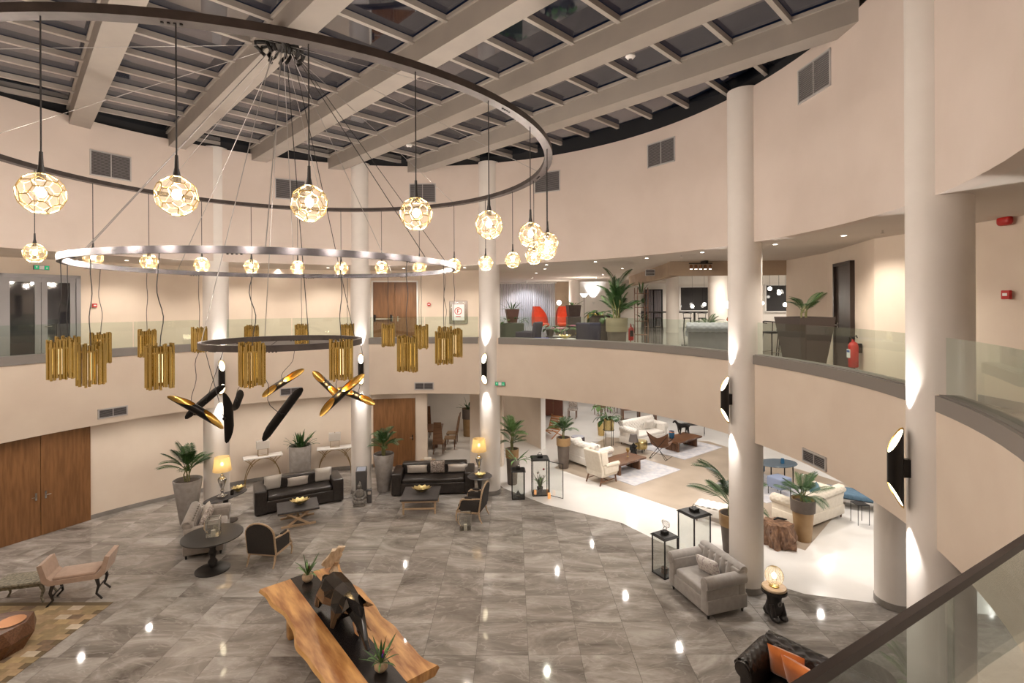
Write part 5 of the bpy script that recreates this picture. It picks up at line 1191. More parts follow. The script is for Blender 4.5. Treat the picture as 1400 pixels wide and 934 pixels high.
t = thing('shaded_lamp', 'grey-shaded unlit table lamp between the white sofas', 'table lamp', (4.80, 20.35, .369)); MB().lathe([(.07, 0), (.05, .06), (.02, .1), (.02, .22)], n=14).build('base', iron, t, True); MB().lathe([(.19, .16), (.13, .46), (.001, .46)], n=24).build('shade', mat('grey_shade', (.16, .14, .13), .9), t, True)
t = thing('goblet', 'small brass goblet on the nearer walnut coffee table', 'goblet', (4.18, 18.62, .457)); MB().lathe([(.05, 0), (.012, .02), (.012, .14), (.06, .2), (.07, .3), (.055, .3), (.001, .2)], n=16).build('cup', gold_dish, t, True)
t = thing('stand_planter', 'brass planter on tall black legs with a leafy plant', 'potted plant', (4.05, 21.6, .008)); MB().lathe([(.22, .70), (.22, 1.12), (.20, 1.12), (.20, 1.05), (.001, 1.05)], n=24).build('pot', gold_dish, t, True)
for k in range(4): MB().cyl((.23*math.cos(k*PI/2+.4), .23*math.sin(k*PI/2+.4), .002), (.23*math.cos(k*PI/2+.4), .23*math.sin(k*PI/2+.4), 1.12), .011).build('leg', iron, t)
MB().lathe([(.215, .68), (.235, .68), (.235, .70), (.215, .70), (.215, .68)], n=24).build('hoop', iron, t); crown(t, 1.08, 16, .75, BR, 61, (-50, 10), 'leaf', .04); crown(t, 1.08, 5, .7, ST, 62, (-30, 10), 'leaf', .04)
t = planter((4.05, 23.4, 0.004), .55, .18, .14, 'bright green leafy plant in a straw basket behind the stand planter', 'potted_plant', mat('straw_basket', (.55, .38, .13), .8, col2=(.65, .48, .2), scale=30)); stems(t, .5, 1.2, 3, .03); crown(t, 1.15, 12, .7, [broad(leaf_light)], 63, (-35, 25), 'leaf', .04)
t = thing('drum_stool', 'dark drum stool with a pale top behind the wing chair', 'stool', (2.72, 21.4, .004)); MB().lathe([(.27, .002), (.29, .1), (.29, .42), (.27, .46)], n=26).build('drum', mat('plum_leather', (.06, .05, .055), .5), t, True); MB().lathe([(.265, .46), (.265, .475), (.001, .48)], n=26).build('top', mat('pale_top', (.42, .43, .5), .4), t, True)
t = thing('vase', 'blue glazed vase on the farther coffee table', 'vase', (6.55, 21.1, .457)); MB().lathe([(.07, 0), (.10, .03), (.115, .2), (.10, .30), (.085, .30), (.09, .2), (.001, .05)], n=20).build('body', mat('blue_glaze', (.03, .13, .26), .25), t, True); MB().lathe([(.102, .24), (.118, .26), (.102, .28)], n=20).build('band', mat('copper_inlay', (.55, .26, .12), .3, metal=.8), t, True)
V2 = [((0, 0, .36), (.10, .11)), ((.20, 0, .37), (.09, .10)), ((-.2, 0, .37), (.09, .10)), ((.34, 0, .50), .055), ((.42, 0, .60), .05), ((.54, 0, .52), .035), ((.2, .07, .18), .03), ((.22, .07, .01), .025), ((.2, -.07, .18), .03), ((.16, -.07, .01), .025), ((-.2, .07, .18), .034), ((-.24, .07, .01), .025), ((-.2, -.07, .18), .034), ((-.16, -.07, .01), .025), ((-.34, 0, .3), .03)]
hs = skin_body('horse_sculpture', V2, [(0, 1), (0, 2), (1, 3), (3, 4), (4, 5), (1, 6), (6, 7), (1, 8), (8, 9), (2, 10), (10, 11), (2, 12), (12, 13), (2, 14)], iron, (7.25, 21.75, .46), R(200)); tag(hs, 'black horse sculpture on the farther coffee table', 'sculpture')
t = thing('tufted_ottoman', 'white button-tufted bench with dark legs behind the right column', 'ottoman', (5.70, 14.05, .008), R(-35)); MB().rbox((0, 0, .30), (1.35, .62, .22), .05, 3).build('body', white_fab, t, True)
b = MB(); tuft(1.3, .6, 8, 4, .04, lambda u, v: (((u-.5)*1.28, (v-.5)*.56, .405), (0, 0, 1)), b); b.build('tufting', white_fab, t, True); leg_set(t, [(sx*.58, sy*.24) for sx in (-1, 1) for sy in (-1, 1)], .2, .03, .024, walnut)
t = thing('stump_table', 'rough reddish wood stump table beside the right column', 'side table', (6.62, 12.75, .008)); b = MB(); n = 22
def stp(u, v): a = 2*PI*u; r = .36*(1+.16*math.sin(5*a+3*v)+.10*math.sin(11*a+5*v))*(1.05-.22*v+.1*math.sin(6*v+a)); return (r*math.cos(a), r*math.sin(a), .55*v)
b.sheet(stp, 44, 8); b.add([stp(i/44, 1) for i in range(44)], [tuple(range(44))]); b.build('stump', stump_wood, t); 
o = MB().tube([(-.16, 0, .03), (-.05, .02, .06), (.08, -.01, .04), (.17, .0, .03)], [.015, .03, .028, .012], 8).build('carved_animal', iron, None, True); o.location = (6.7, 12.85, .56); tag(o, 'small dark carved figure lying on the stump table', 'ornament')
t = thing('blue_pouf', 'square pale blue pouf on thin legs under the fascia at the right', 'pouf', (8.35, 16.05, .008), R(25)); MB().rbox((0, 0, .40), (.52, .52, .34), .05, 3).build('cushion', mat('powder_blue', (.24, .29, .42), .85), t, True); leg_set(t, [(sx*.22, sy*.22) for sx in (-1, 1) for sy in (-1, 1)], .24, .012, .012, iron)
t = thing('oval_glass_table', 'oval table with a dark blue edge behind the pale blue pouf', 'table', (8.75, 16.9, .008), R(10)); MB().lathe([(.001, .70), (.62, .70), (.64, .72), (.62, .74), (.001, .74)], n=36, sy=.7).build('top', mat('tea_glass', (.10, .14, .18), .15), t, True); leg_set(t, [(.4, .2), (-.4, .2), (.4, -.2), (-.4, -.2)], .70, .02, .016, iron)
o = MB().lathe([(.05, 0), (.06, .05), (.05, .16), (.001, .16)], n=14).build('jar', mat('blue_glaze', (.03, .13, .26), .25), None, True); o.location = (8.85, 16.8, .75); tag(o, 'small blue jar on the oval table at the right', 'jar')
t = thing('blue_armchair', 'slate blue armchair behind the oval table', 'armchair', (8.1, 17.6, .008), R(30)); bluef = mat('slate_blue', (.08, .15, .22), .85, col2=(.11, .19, .27), scale=12); MB().rbox((0, 0, .36), (.8, .75, .25), .06, 3).build('seat', bluef, t, True); MB().rbox((0, .32, .66), (.8, .16, .5), .06, 3).build('backrest', bluef, t, True); leg_set(t, [(sx*.32, sy*.3) for sx in (-1, 1) for sy in (-1, 1)], .26, .02, .014, iron)
for sg in (-1, 1): MB().rbox((sg*.36, 0, .52), (.1, .7, .2), .045, 3).build('arm', bluef, t, True)
t = thing('blue_chaise', 'teal blue daybed with a pale frame behind the cream sofa', 'daybed', (10.0, 15.15, .008), R(-30)); MB().rbox((0, 0, .36), (1.6, .7, .16), .06, 3).build('cushion', bluef, t, True); MB().rbox((0, 0, .24), (1.64, .72, .07), .02, 1).build('frame', mat('pale_metal', (.55, .52, .5), .3, metal=.6), t); leg_set(t, [(sx*.7, sy*.28) for sx in (-1, 1) for sy in (-1, 1)], .22, .018, .018, iron)
t = thing('small_stand', 'thin black metal stand beside the cream sofa', 'side table', (9.45, 13.95, .008)); MB().box(-.16, .16, -.16, .16, .53, .55).build('top', iron, t); leg_set(t, [(sx*.15, sy*.15) for sx in (-1, 1) for sy in (-1, 1)], .53, .008, .008, iron)
rug((8.2, 16.7, .0085), R(25), 2.2, 1.9, 'pale blue rug under the blue pouf')
# far furniture at the back of the ground floor
def back_chair(loc, rz, label, m, wood=walnut, arms=False):
    t = thing('dining_chair', label, 'chair', loc, rz, 'chairs at the back of the lounge'); MB().rbox((0, 0, .46), (.5, .5, .09), .03, 2).build('seat', m, t, True); MB().rbox((0, .23, .80), (.46, .06, .56), .03, 2).build('backrest', m, t, True); leg_set(t, [(sx*.2, sy*.2) for sx in (-1, 1) for sy in (-1, 1)], .43, .026, .018, wood)
    if arms:
        for sg in (-1, 1): MB().rbox((sg*.25, 0, .64), (.05, .42, .05), .02).build('arm', wood, t, True)
back_chair((3.15, 26.9, .004), R(-15), 'dark chair with a patterned seat at the back, above the corner planter', pillow_pattern)
back_chair((4.7, 27.6, .004), R(20), 'brown armchair against the far brown wall', mat('cocoa_fabric', (.16, .08, .05), .8), walnut, True)
back_chair((5.5, 28.2, .004), R(10), 'second brown armchair against the far brown wall', mat('cocoa_fabric', (.16, .08, .05), .8), walnut, True)
t = thing('display_cabinet', 'reddish dark cabinet just behind the partition end', 'cabinet', (2.2, 27.4, .004), R(-10)); MB().box(-.5, .5, -.22, .22, .06, 1.35).build('body', walnut, t); MB().box(-.55, .55, -.26, .26, 1.35, 1.42).build('top', white_stone, t)
for sg in (-1, 1): l = MB().box(sg*.25-.235, sg*.25+.235, -.235, -.22, .1, 1.3).build('door', mat('mahogany', (.11, .03, .015), .3), t); MB().ell((sg*.05, -.25, .75), (.015, .015, .015), 8, 6).build('knob', brass, l)
leg_set(t, [(-.45, -.18), (.45, -.18), (-.45, .18), (.45, .18)], .06, .03, .03, walnut)
t = thing('folding_lounge_chair', 'orange-brown wooden slatted lounge chair half hidden by the partition', 'chair', (1.72, 23.2, .004), R(-40)); ow = wood_mat('orange_wood', (.36, .15, .06), (.50, .24, .10), .4)
for k in range(6): MB().at((0, -.3+.09*k, .34-.02*k), 0, R(-10)).cb((0, 0, 0), (.6, .075, .025)).build('slat', ow, t)
for k in range(6): MB().at((0, .25+.05*k, .32+.1*k), 0, R(62)).cb((0, 0, 0), (.6, .085, .025)).build('slat', ow, t)
for sg in (-1, 1): MB().tube([(sg*.31, -.36, .0), (sg*.31, .3, .30), (sg*.31, .55, .9)], .025, 6).build('side_rail', ow, t); MB().tube([(sg*.31, .45, .0), (sg*.31, -.3, .38)], .025, 6).build('leg', ow, t)
t = thing('low_shelf', 'low wooden shelf unit far behind the white sofa', 'shelf', (6.4, 26.0, .004), R(5)); MB().box(-.9, .9, -.2, .2, .62, .68).build('top', walnut, t); MB().box(-.9, .9, -.2, .2, .08, .13).build('board', walnut, t)
for sx in (-.85, 0, .85): MB().box(sx-.03, sx+.03, -.18, .18, .002, .62).build('upright', walnut, t)
t = thing('console_desk', 'thin black trestle stand beyond the far coffee table', 'table', (8.3, 23.2, .004), R(10)); MB().box(-.5, .5, -.2, .2, .52, .55).build('top', iron, t)
for sx in (-.42, .42): MB().tube([(sx-.1, -.15, .002), (sx, 0, .52), (sx+.1, .15, .002)], .012, 6).build('leg', iron, t)
# dining corner behind the opening
t = thing('dining_table', 'brown wooden dining table seen through the opening behind the sofa', 'table', (-3.75, 21.9, .004), R(4)); MB().rbox((0, 0, .73), (1.5, 1.3, .06), .01, 1).build('top', walnut, t); 
for sx in (-1, 1): MB().box(sx*.5-.06, sx*.5+.06, -.45, .45, .002, .70).build('trestle', walnut, t)
def high_chair(loc, rz, label, m):
    t = thing('high_back_chair', label, 'chair', loc, rz, 'high-backed dining chairs'); MB().rbox((0, 0, .45), (.46, .46, .07), .02, 2).build('seat', mat('tan_seat', (.36, .24, .14), .7), t, True)
    MB().add([(-.21, .20, .40), (.21, .20, .40), (.15, .34, 1.32), (-.15, .34, 1.32), (-.21, .23, .40), (.21, .23, .40), (.15, .37, 1.32), (-.15, .37, 1.32)], [(0, 3, 2, 1), (4, 5, 6, 7), (0, 1, 5, 4), (1, 2, 6, 5), (2, 3, 7, 6), (3, 0, 4, 7)]).build('backrest', m, t); leg_set(t, [(sx*.19, sy*.19) for sx in (-1, 1) for sy in (-1, 1)], .43, .024, .018, walnut)
wal2 = wood_mat('warm_walnut', (.20, .10, .05), (.30, .16, .085), .35)
high_chair((-3.0, 20.75, .004), R(180), 'high-backed brown chair with its back to the sofa, before the dining table', wal2); high_chair((-3.95, 23.3, .004), R(0), 'high-backed dark chair on the far side of the dining table', walnut)
high_chair((-2.62, 21.4, .004), R(-86), 'nearer high-backed chair at the right side of the dining table', wal2); high_chair((-2.62, 22.2, .004), R(-92), 'farther high-backed chair at the right side of the dining table', wal2)
t = planter((-2.02, 23.4, .004), 1.25, .27, .23, 'brown drum planter with a dark plant in the dining corner', 'potted_plant', tan_gold, rim=mocha, rim_h=.45); crown(t, 1.2, 18, .62, ST, 71, (-30, 30), 'leaf', .05)
o = thing('book_stack', 'pale books on the table behind the right leather sofa', 'books', (-2.9, 17.45, .0), R(5)); MB().rbox((0, 0, .36), (.5, .3, .72), .01, 1).build('stand', oak, o); MB().box(-.13, .13, -.1, .1, .722, .76).build('book', pillow_white, o); MB().box(-.12, .12, -.09, .09, .761, .79).build('book', cream, o)

# ------------------------------------------------------------------ mezzanine lounge
ZM = Z_MEZZ
# sheer curtain: hung strips with folds, in front of a dark window
t = thing('sheer_curtain', 'sheer pale curtain across the far window of the mezzanine lounge', 'curtain', (0, 29.85, ZM)); 
for k in range(9):
    x0 = -.72+k*.36
    MB().sheet(lambda u, v, x0=x0: (x0+.36*u, .05*math.sin(u*PI*6), .02+2.72*v), 36, 1).build('curtain_panel', sheer, t, True)
MB().cyl((-.8, 0, 2.78), (2.6, 0, 2.78), .02).build('rail', white_paint, t)
w_ = struct(MB().box(.3, 2.3, 30.22, 30.28, ZM+.3, 6.75).build('window_1', mat('night_pane', (.02, .02, .024), .04, spec=.8)), 'dark window behind the sheer curtain')
for x in (.3, 1.28, 2.26): MB().box(x-.03, x+.04, 30.18, 30.24, ZM+.3, 6.75).build('window_frame', white_paint, w_)
t = thing('added_ceiling_spot', 'added white ceiling spotlight that brightens the sheer curtain', 'spotlight', (.8, 28.4, Z_CEIL)); MB().lathe([(.05, 0), (.05, -.03), (.02, -.035)], n=16).build('base', white_paint, t, True); MB().at((0, 0, -.07), 0, R(28)).lathe([(.05, .04), (.055, -.05)], n=16).build('head', white_paint, t, True)  # fixture added to brighten the curtain
light('curtain_fill', 'SPOT', (0, .04, -.14), 420, (.95, .95, 1), t, .05, (R(28), 0, 0), R(110), .6)
def egg_chair(loc, rz, m, label, s=1.):
    t = thing('shell_armchair', label, 'armchair', loc, rz, 'shell armchairs of the mezzanine lounge')
    def sh(off):
        def f_(u, v):
            a = (u-.5)*PI*1.15; z = .36+.92*v; rr_ = (.42-.10*v*v)*(1-.25*(v-.35)**2); lim = 1 if v < .42 else 1-.55*((v-.42)/.58)**1.6
            a *= lim; return ((rr_+off)*math.sin(a)*s, ((rr_+off)*math.cos(a)*.9+.14*v-.04)*s, z*s)
        return f_
    b = MB(); b.sheet(sh(0), 20, 14); b.sheet(sh(-.06), 20, 14); b.build('shell', m, t, True)
    MB().rbox((0, -.06*s, .42*s), (.62*s, .6*s, .16*s), .07*s, 3).build('seat', m, t, True)
    for sx in (-1, 1):
        for sy in (-1, 1): MB().cyl((sx*.16*s, sy*.16*s, .36*s), (sx*.28*s, sy*.28*s, .002), .018, .012).build('leg', walnut, t)
egg_chair((1.45, 26.6, ZM), R(35), red_fabric, 'red-orange shell armchair turned sideways in front of the curtain', 1.12); egg_chair((2.72, 26.8, ZM), R(0), red_fabric, 'red-orange shell armchair facing the atrium', 1.12)
def low_chair(loc, rz, m, label, w_=.8, h=.95):
    t = thing('lounge_armchair', label, 'armchair', loc, rz, 'low armchairs of the mezzanine lounge')
    MB().rbox((0, -.05, .34), (w_-.1, .7, .22), .07, 3).build('seat', m, t, True); MB().rbox((0, .30, h/2+.1), (w_, .15, h-.2), .07, 3, lambda x, y, z: (x*(1+.10*(z-.5)), y+.16*max(0, z-.4), z)).build('backrest', m, t, True)
    for sg in (-1, 1): MB().rbox((sg*(w_/2-.05), -.02, .46), (.10, .62, .30), .045, 3).build('arm', m, t, True)
    leg_set(t, [(sx*.28, sy*.26) for sx in (-1, 1) for sy in (-1, 1)], .25, .022, .014, walnut)
low_chair((.55, 18.1, ZM), R(-110), navy_fabric, 'dark blue armchair in profile near the middle column'); low_chair((2.46, 16.55, ZM), R(172), navy_fabric, 'dark blue armchair seen from behind, left of the big palm', .76, .98)
low_chair((3.25, 22.0, ZM), R(-60), yellow_fabric, 'mustard yellow armchair behind the dark blue one', .95, 1.15)
bluesq = MB().rbox((1.0, 17.35, ZM+.36), (.55, .5, .12), .05, 2).build('blue_cushion', mat('royal_blue', (.02, .03, .22), .8), None, True); tag(bluesq, 'bright blue seat cushion beside the profile armchair', 'cushion')
o = thing('pouf_base', 'dark low stool under the bright blue cushion', 'stool', (1.0, 17.35, ZM)); MB().rbox((0, 0, .15), (.5, .46, .29), .04, 2).build('body', navy_fabric, o, True)
def low_table(loc, r, h, m, label, group='low tables of the mezzanine lounge'):
    t = thing('low_table', label, 'coffee table', loc, 0, group); MB().lathe([(.001, h-.03), (r, h-.03), (r, h), (.001, h)], n=26).build('top', m, t, True); leg_set(t, [(r*.6, r*.5), (-r*.6, r*.5), (0, -r*.7)], h-.03, .015, .012, iron)
low_table((1.75, 18.3, ZM), .55, .42, stone_top, 'dark round low table with two small plants in the mezzanine lounge'); low_table((1.75, 17.0, ZM), .36, .42, white_stone, 'pale low table with a gold dish near the railing')
pinkm = mat('pink_lacquer', (.55, .16, .28), .4); low_table((2.05, 22.4, ZM), .36, .52, pinkm, 'pink round table before the red armchair'); low_table((2.95, 24.2, ZM), .36, .55, pinkm, 'farther pink round table beside the facing red armchair')
t = planter((1.36, 18.4, ZM+.42), .24, .16, .10, 'small dark potted plant at the left of the low table', 'potted_plant', mocha, group='plants of the mezzanine lounge'); crown(t, .18, 12, .5, BR, 81, (-45, 10), 'leaf', .03)
t = planter((2.12, 18.2, ZM+.42), .26, .17, .11, 'small dark potted plant at the right of the low table', 'potted_plant', mocha, group='plants of the mezzanine lounge'); crown(t, .2, 12, .5, BR, 82, (-45, 10), 'leaf', .03)
dish((1.75, 17.0, ZM+.421), 0, .15, 'gold dish on the pale low table of the mezzanine')
def box_planter(loc, w_, h, m, label, mt=None, taper=.8, rim=None):
    t = thing('square_planter', label, 'potted plant', loc, R(8), 'plants of the mezzanine lounge'); a, b_ = w_/2, w_/2*taper
    MB().add([(-b_, -b_, 0.001), (b_, -b_, 0.001), (b_, b_, 0.001), (-b_, b_, 0.001), (-a, -a, h), (a, -a, h), (a, a, h), (-a, a, h), (-a+.03, -a+.03, h), (a-.03, -a+.03, h), (a-.03, a-.03, h), (-a+.03, a-.03, h), (-a+.03, -a+.03, h-.06), (a-.03, -a+.03, h-.06), (a-.03, a-.03, h-.06), (-a+.03, a-.03, h-.06)],
             [(0, 3, 2, 1), (0, 1, 5, 4), (1, 2, 6, 5), (2, 3, 7, 6), (3, 0, 4, 7), (4, 5, 9, 8), (5, 6, 10, 9), (6, 7, 11, 10), (7, 4, 8, 11), (8, 9, 13, 12), (9, 10, 14, 13), (10, 11, 15, 14), (11, 8, 12, 15)]).build('pot', m, t)
    MB().box(-a+.03, a-.03, -a+.03, a-.03, h-.08, h-.055).build('soil', soil, t)
    return t
dkp = mat('dark_planter', (.05, .035, .03), .55, col2=(.065, .048, .04), scale=6)
t = box_planter((.0, 19.6, ZM+.86), .50, .52, mat('maroon_planter', (.10, .05, .04), .5), 'dark red tapered pot of strap leaves on a box near the middle column', taper=.65); crown(t, .46, 16, .55, STL, 83, (-40, 15), 'leaf', .06)
o = thing('plant_box', 'dark green planted trough beside the middle column', 'planter', (.0, 19.6, ZM)); MB().rbox((0, 0, .42), (.9, .7, .84), .02, 1).build('body', mat('dark_green_box', (.03, .04, .025), .6, col2=(.05, .06, .035), scale=10), o); crown(o, .82, 14, .45, BR, 84, (-30, 30), 'leaf', .35)
t = box_planter((3.02, 25.2, ZM+.95), .62, .55, dkp, 'dark square planter of strap leaves right of the red armchair', taper=.85); crown(t, .5, 16, .6, STL, 85, (-42, 10), 'leaf', .08)
o = thing('plant_box', 'grey box under the square planter of strap leaves', 'stand', (3.02, 25.2, ZM)); MB().rbox((0, 0, .47), (.66, .66, .94), .02, 1).build('body', stone_top, o)
t = box_planter((3.30, 19.3, ZM), .62, 1.12, dkp, 'tall dark planter with a bushy dark plant left of the big palm', taper=.95); crown(t, 1.05, 30, .62, BR, 86, (-55, 15), 'leaf', .12)
t = planter((3.28, 16.05, ZM), 1.12, .32, .26, 'big two-tone planter with a tall palm behind the long railing', 'potted_palm', mocha, rim=mat('khaki_planter', (.24, .20, .13), .6), rim_h=.42, group='plants of the mezzanine lounge'); stems(t, 1.05, 1.7, 9, .10, lean=.1); crown(t, 1.2, 18, .85, FRD, 87, (15, 80)); crown(t, 1.6, 14, .8, FRD, 88, (35, 85)); put('frond', FRD[0], t, (0, 0, 1.9), (0, R(-58), R(150)), .95); put('frond', FRD[0], t, (0, 0, 1.9), (0, R(-50), R(20)), .95)
def torch_lamp(loc, h, label, glob=False):
    t = thing('floor_lamp', label, 'floor lamp', loc, 0, 'floor lamps of the mezzanine'); MB().lathe([(.14, .002), (.14, .02), (.02, .03)], n=20).build('base', iron, t, True); MB().cyl((0, 0, .02), (0, 0, h-.1), .012).build('pole', iron, t)
    if glob: MB().ell((0, 0, h), (.13, .13, .13), 16, 10).build('globe', glow_mat('globe_glow', (1, .93, .82), 9.), t, True)
    else: MB().lathe([(.04, h-.1), (.13, h-.02), (.20, h+.07), (.19, h+.07), (.04, h-.06)], n=22).build('bowl', glow_mat('globe_glow', (1, .93, .82), 9.), t, True)
    light('floor_lamp_light', 'POINT', (0, 0, h+.16), 40, (1, .9, .78), t, .1)
torch_lamp((3.52, 25.0, ZM), 1.98, 'torchiere floor lamp left of the big mezzanine palm'); torch_lamp((2.6, 28.3, ZM), 1.62, 'globe floor lamp between the two red armchairs', True)
t = thing('added_wall_uplight', 'small white uplight added to wash the far wall beside the torchiere lamp', 'wall lamp', (4.8, 30.2, 6.1)); MB().lathe([(.03, -.12), (.09, .0), (.085, .0), (.03, -.1)], n=18).build('cup', white_paint, t, True); MB().box(-.03, .03, 0, .1, -.12, -.04).build('bracket', white_paint, t)  # cup and bracket added to carry the wall-wash light
light('uplight', 'SPOT', (0, -.25, .06), 120, (.97, .96, 1), t, .05, (R(160), 0, 0), R(75), .7)
# fire extinguisher on a stand, shelf trellis
def extinguisher(t, s=1.):
    MB().lathe([(.075*s, .002), (.085*s, .02*s), (.085*s, .40*s), (.06*s, .46*s), (.025*s, .48*s), (.025*s, .52*s)], n=20).build('cylinder', red_paint, t, True); MB().box(-.03*s, .03*s, -.015*s, .015*s, .52*s, .56*s).build('valve', black_metal, t)
    MB().tube([(0, 0, .56*s), (.10*s, 0, .60*s), (.13*s, 0, .56*s)], .01*s, 6).build('lever', black_metal, t, True); MB().tube([(-.03*s, 0, .54*s), (-.10*s, -.01, .56*s), (-.12*s, -.02, .40*s), (-.10*s, -.03, .16*s)], .012*s, 6).build('hose', black_metal, t, True)
    MB().box(-.055*s, .055*s, -.089*s, -.083*s, .18*s, .34*s).build('label_plate', label_white, t); MB().box(-.045*s, .045*s, -.092*s, -.088*s, .28*s, .32*s).build('label_band', mat('label_blue', (.05, .12, .4), .5), t)
t = thing('fire_extinguisher', 'red fire extinguisher on the corridor wall beside the dark door', 'fire extinguisher', (7.16, 10.75, ZM+.22), R(-95), 'fire extinguishers'); extinguisher(t, 1.12); MB().box(-.03, .03, .09, .16, .3, .5).build('wall_bracket', black_metal, t)
t = thing('fire_extinguisher', 'red fire extinguisher on a red stand right of the big mezzanine palm', 'fire extinguisher', (3.95, 17.0, ZM), 0, 'fire extinguishers'); MB().lathe([(.2, .002), (.2, .02), (.02, .03)], n=20).build('stand_base', red_paint, t, True); MB().cyl((0, .08, .02), (0, .08, .9), .015).build('stand_pole', red_paint, t)
MB().lathe([(.08, .35), (.09, .37), (.09, .72), (.06, .78), (.02, .8), (.02, .84)], n=18).build('cylinder', red_paint, t, True); MB().rbox((0, -.09, .58), (.12, .02, .2), .005, 1).build('label_plate', dark_fabric, t); MB().tube([(0, 0, .86), (.09, 0, .88), (.11, 0, .6)], .01, 6).build('hose', black_metal, t, True)
t = thing('metal_shelf', 'slim rusty shelf frame with trailing plants right of the extinguisher stand', 'shelf', (5.2, 20.6, ZM), R(10)); rust = mat('rust_frame', (.20, .10, .06), .6)
for sx in (-1, 1):
    for sy in (-1, 1): MB().cb((sx*.22, sy*.14, 1.1), (.025, .025, 2.2)).build('post', rust, t)
for z in (.3, .85, 1.4, 1.95): MB().box(-.23, .23, -.15, .15, z, z+.02).build('shelf_board', rust, t)
crown(t, 1.42, 8, .5, BR, 90, (-10, 60), 'leaf', .08); crown(t, .87, 7, .45, BR, 91, (-10, 60), 'leaf', .08); crown(t, 1.97, 6, .55, ST, 92, (-10, 40), 'leaf', .08)

# ------------------------------------------------------------------ bar
t = thing('bar_table', 'long dark high bar table in the far bar', 'table', (9.6, 29.0, ZM), R(-24)); MB().box(-2.2, 2.2, -.4, .4, 1.02, 1.09).build('top', dark_table, t)
for sx in (-1.9, -.6, .7, 1.9): MB().box(sx-.04, sx+.04, -.3, .3, .002, 1.02).build('trestle', dark_table, t)
def stool(loc, rz, label, group='bar stools at the long table', s=1.):
    t = thing('bar_stool', label, 'bar stool', loc, rz, group); MB().rbox((0, 0, .74*s), (.42*s, .40*s, .05), .02, 2).build('seat', dark_table, t, True)
    for sx in (-1, 1):
        for sy in (-1, 1): MB().cyl((sx*.15*s, sy*.14*s, .73*s), (sx*.21*s, sy*.2*s, .002), .018, .014).build('leg', dark_table, t)
    for sy in (-1, 1): MB().cyl((-.19*s, sy*.18*s, .24*s), (.19*s, sy*.18*s, .24*s), .01).build('foot_bar', chrome, t)
    MB().tube([(-.22*s, -.05*s, .98*s), (-.23*s, .14*s, 1.0*s), (0, .23*s, 1.02*s), (.23*s, .14*s, 1.0*s), (.22*s, -.05*s, .98*s)], .016, 6).build('back_rail', dark_table, t, True)
    for sx in (-1, 1): MB().cyl((sx*.17*s, .14*s, .74*s), (sx*.2*s, .16*s, 1.0*s), .013).build('back_post', dark_table, t)
sl_names = ['leftmost', 'second', 'third', 'fourth', 'fifth', 'rightmost']
for k in range(6):
    p = local(t, (-1.9+.76*k, -.75, 0)); stool(p, R(156), '%s%s of six bar stools along the long bar table' % (sl_names[k], '' if k in (0, 5) else ' from the left'))
b_ = MB().lathe([(.05, 0), (.05, .18), (.02, .22), (.02, .3)], n=10).build('bottle', black_gloss, None, True); b_.location = local(t, (-.6, .1, 1.09)); tag(b_, 'dark bottle standing on the far bar table', 'bottle')
stool((7.05, 13.9, ZM), R(20), 'nearer round-backed bar stool right of the tall column', 'stools at the counter', 1.05); stool((7.85, 14.7, ZM), R(-20), 'farther round-backed bar stool behind the dark tapered planter', 'stools at the counter', 1.05)
t = thing('counter', 'white counter behind the round-backed stools', 'counter', (7.9, 16.7, ZM), R(0)); MB().box(-.8, .8, -.25, .25, .002, .92).build('body', white_wall, t); MB().box(-.85, .85, -.3, .3, .92, .96).build('top', white_stone, t)
t = box_planter((6.53, 11.45, ZM), .86, 1.26, mat('dark_mauve_planter', (.055, .042, .038), .45), 'large dark tapered planter with a thin palm behind the railing at the right', taper=.62); crown(t, 1.35, 9, .62, FRD, 95, (10, 70)); stems(t, 1.15, 1.5, 4, .06)
# tufted sofa with its back to the railing
def chester_back():
    t = thing('chesterfield_sofa', 'grey chesterfield sofa seen from behind the long railing', 'sofa', (5.62, 13.75, ZM), R(160)); w_ = 1.7
    MB().rbox((0, 0, .28), (w_, .9, .52), .05, 2).build('base', mat('slate_velvet', (.16, .15, .155), .8, sheen=.4, col2=(.19, .18, .185), scale=9), t, True); sv = mat('silver_velvet', (.30, .30, .33), .75, sheen=.5, col2=(.36, .36, .39), scale=9)
    MB().rbox((0, .38, .62), (w_, .16, .7), .05, 2).build('backrest', MATS['slate_velvet'], t, True)
    b = MB(); tuft(w_, .3, 12, 2, .04, lambda u, v: (((u-.5)*(w_+.06), .46+.10*math.sin(PI*v), .80+.26*v), (0, .8, .5)), b); b.build('tufted_roll', sv, t, True)
    MB().tube([(-w_/2-.03, .42, .96), (w_/2+.03, .42, .96)], .10, 14).build('top_roll', sv, t, True)
    for sg in (-1, 1): b = MB(); roll_arm(b, sg*(w_/2-.16), sg*(w_/2), -.42, .4, .1, .8, .11, sg); b.build('arm', sv, t, True)
    for sx in (-1, 1): MB().cyl((sx*.7, .3, .002), (sx*.7, .3, .05), .03).build('foot', walnut, t)
chester_back()
low_table((6.35, 14.9, ZM), .3, .85, stone_top, 'small high table with flowers beside the grey chesterfield', None)
t = thing('flower_vase', 'small vase of orange flowers beside the right column', 'vase', (6.32, 14.85, ZM+.851)); MB().lathe([(.05, 0), (.07, .06), (.04, .14), (.05, .18)], n=14).build('vase', clear_glass, t, True)
for k in range(6): MB().ell((.06*math.cos(k), .06*math.sin(k), .24+.02*(k % 3)), (.045, .045, .04), 8, 6).build('flower', mat('coral_petal', (.55, .16, .06), .6) if k % 2 else mat('brown_petal', (.20, .10, .04), .6), t, True)
t = planter((7.5, 19.6, ZM), .55, .2, .16, 'small spreading palm in the bar behind the chesterfield', 'potted_palm', mocha, group='plants of the mezzanine lounge'); crown(t, .6, 14, .7, FRD, 97, (0, 60))
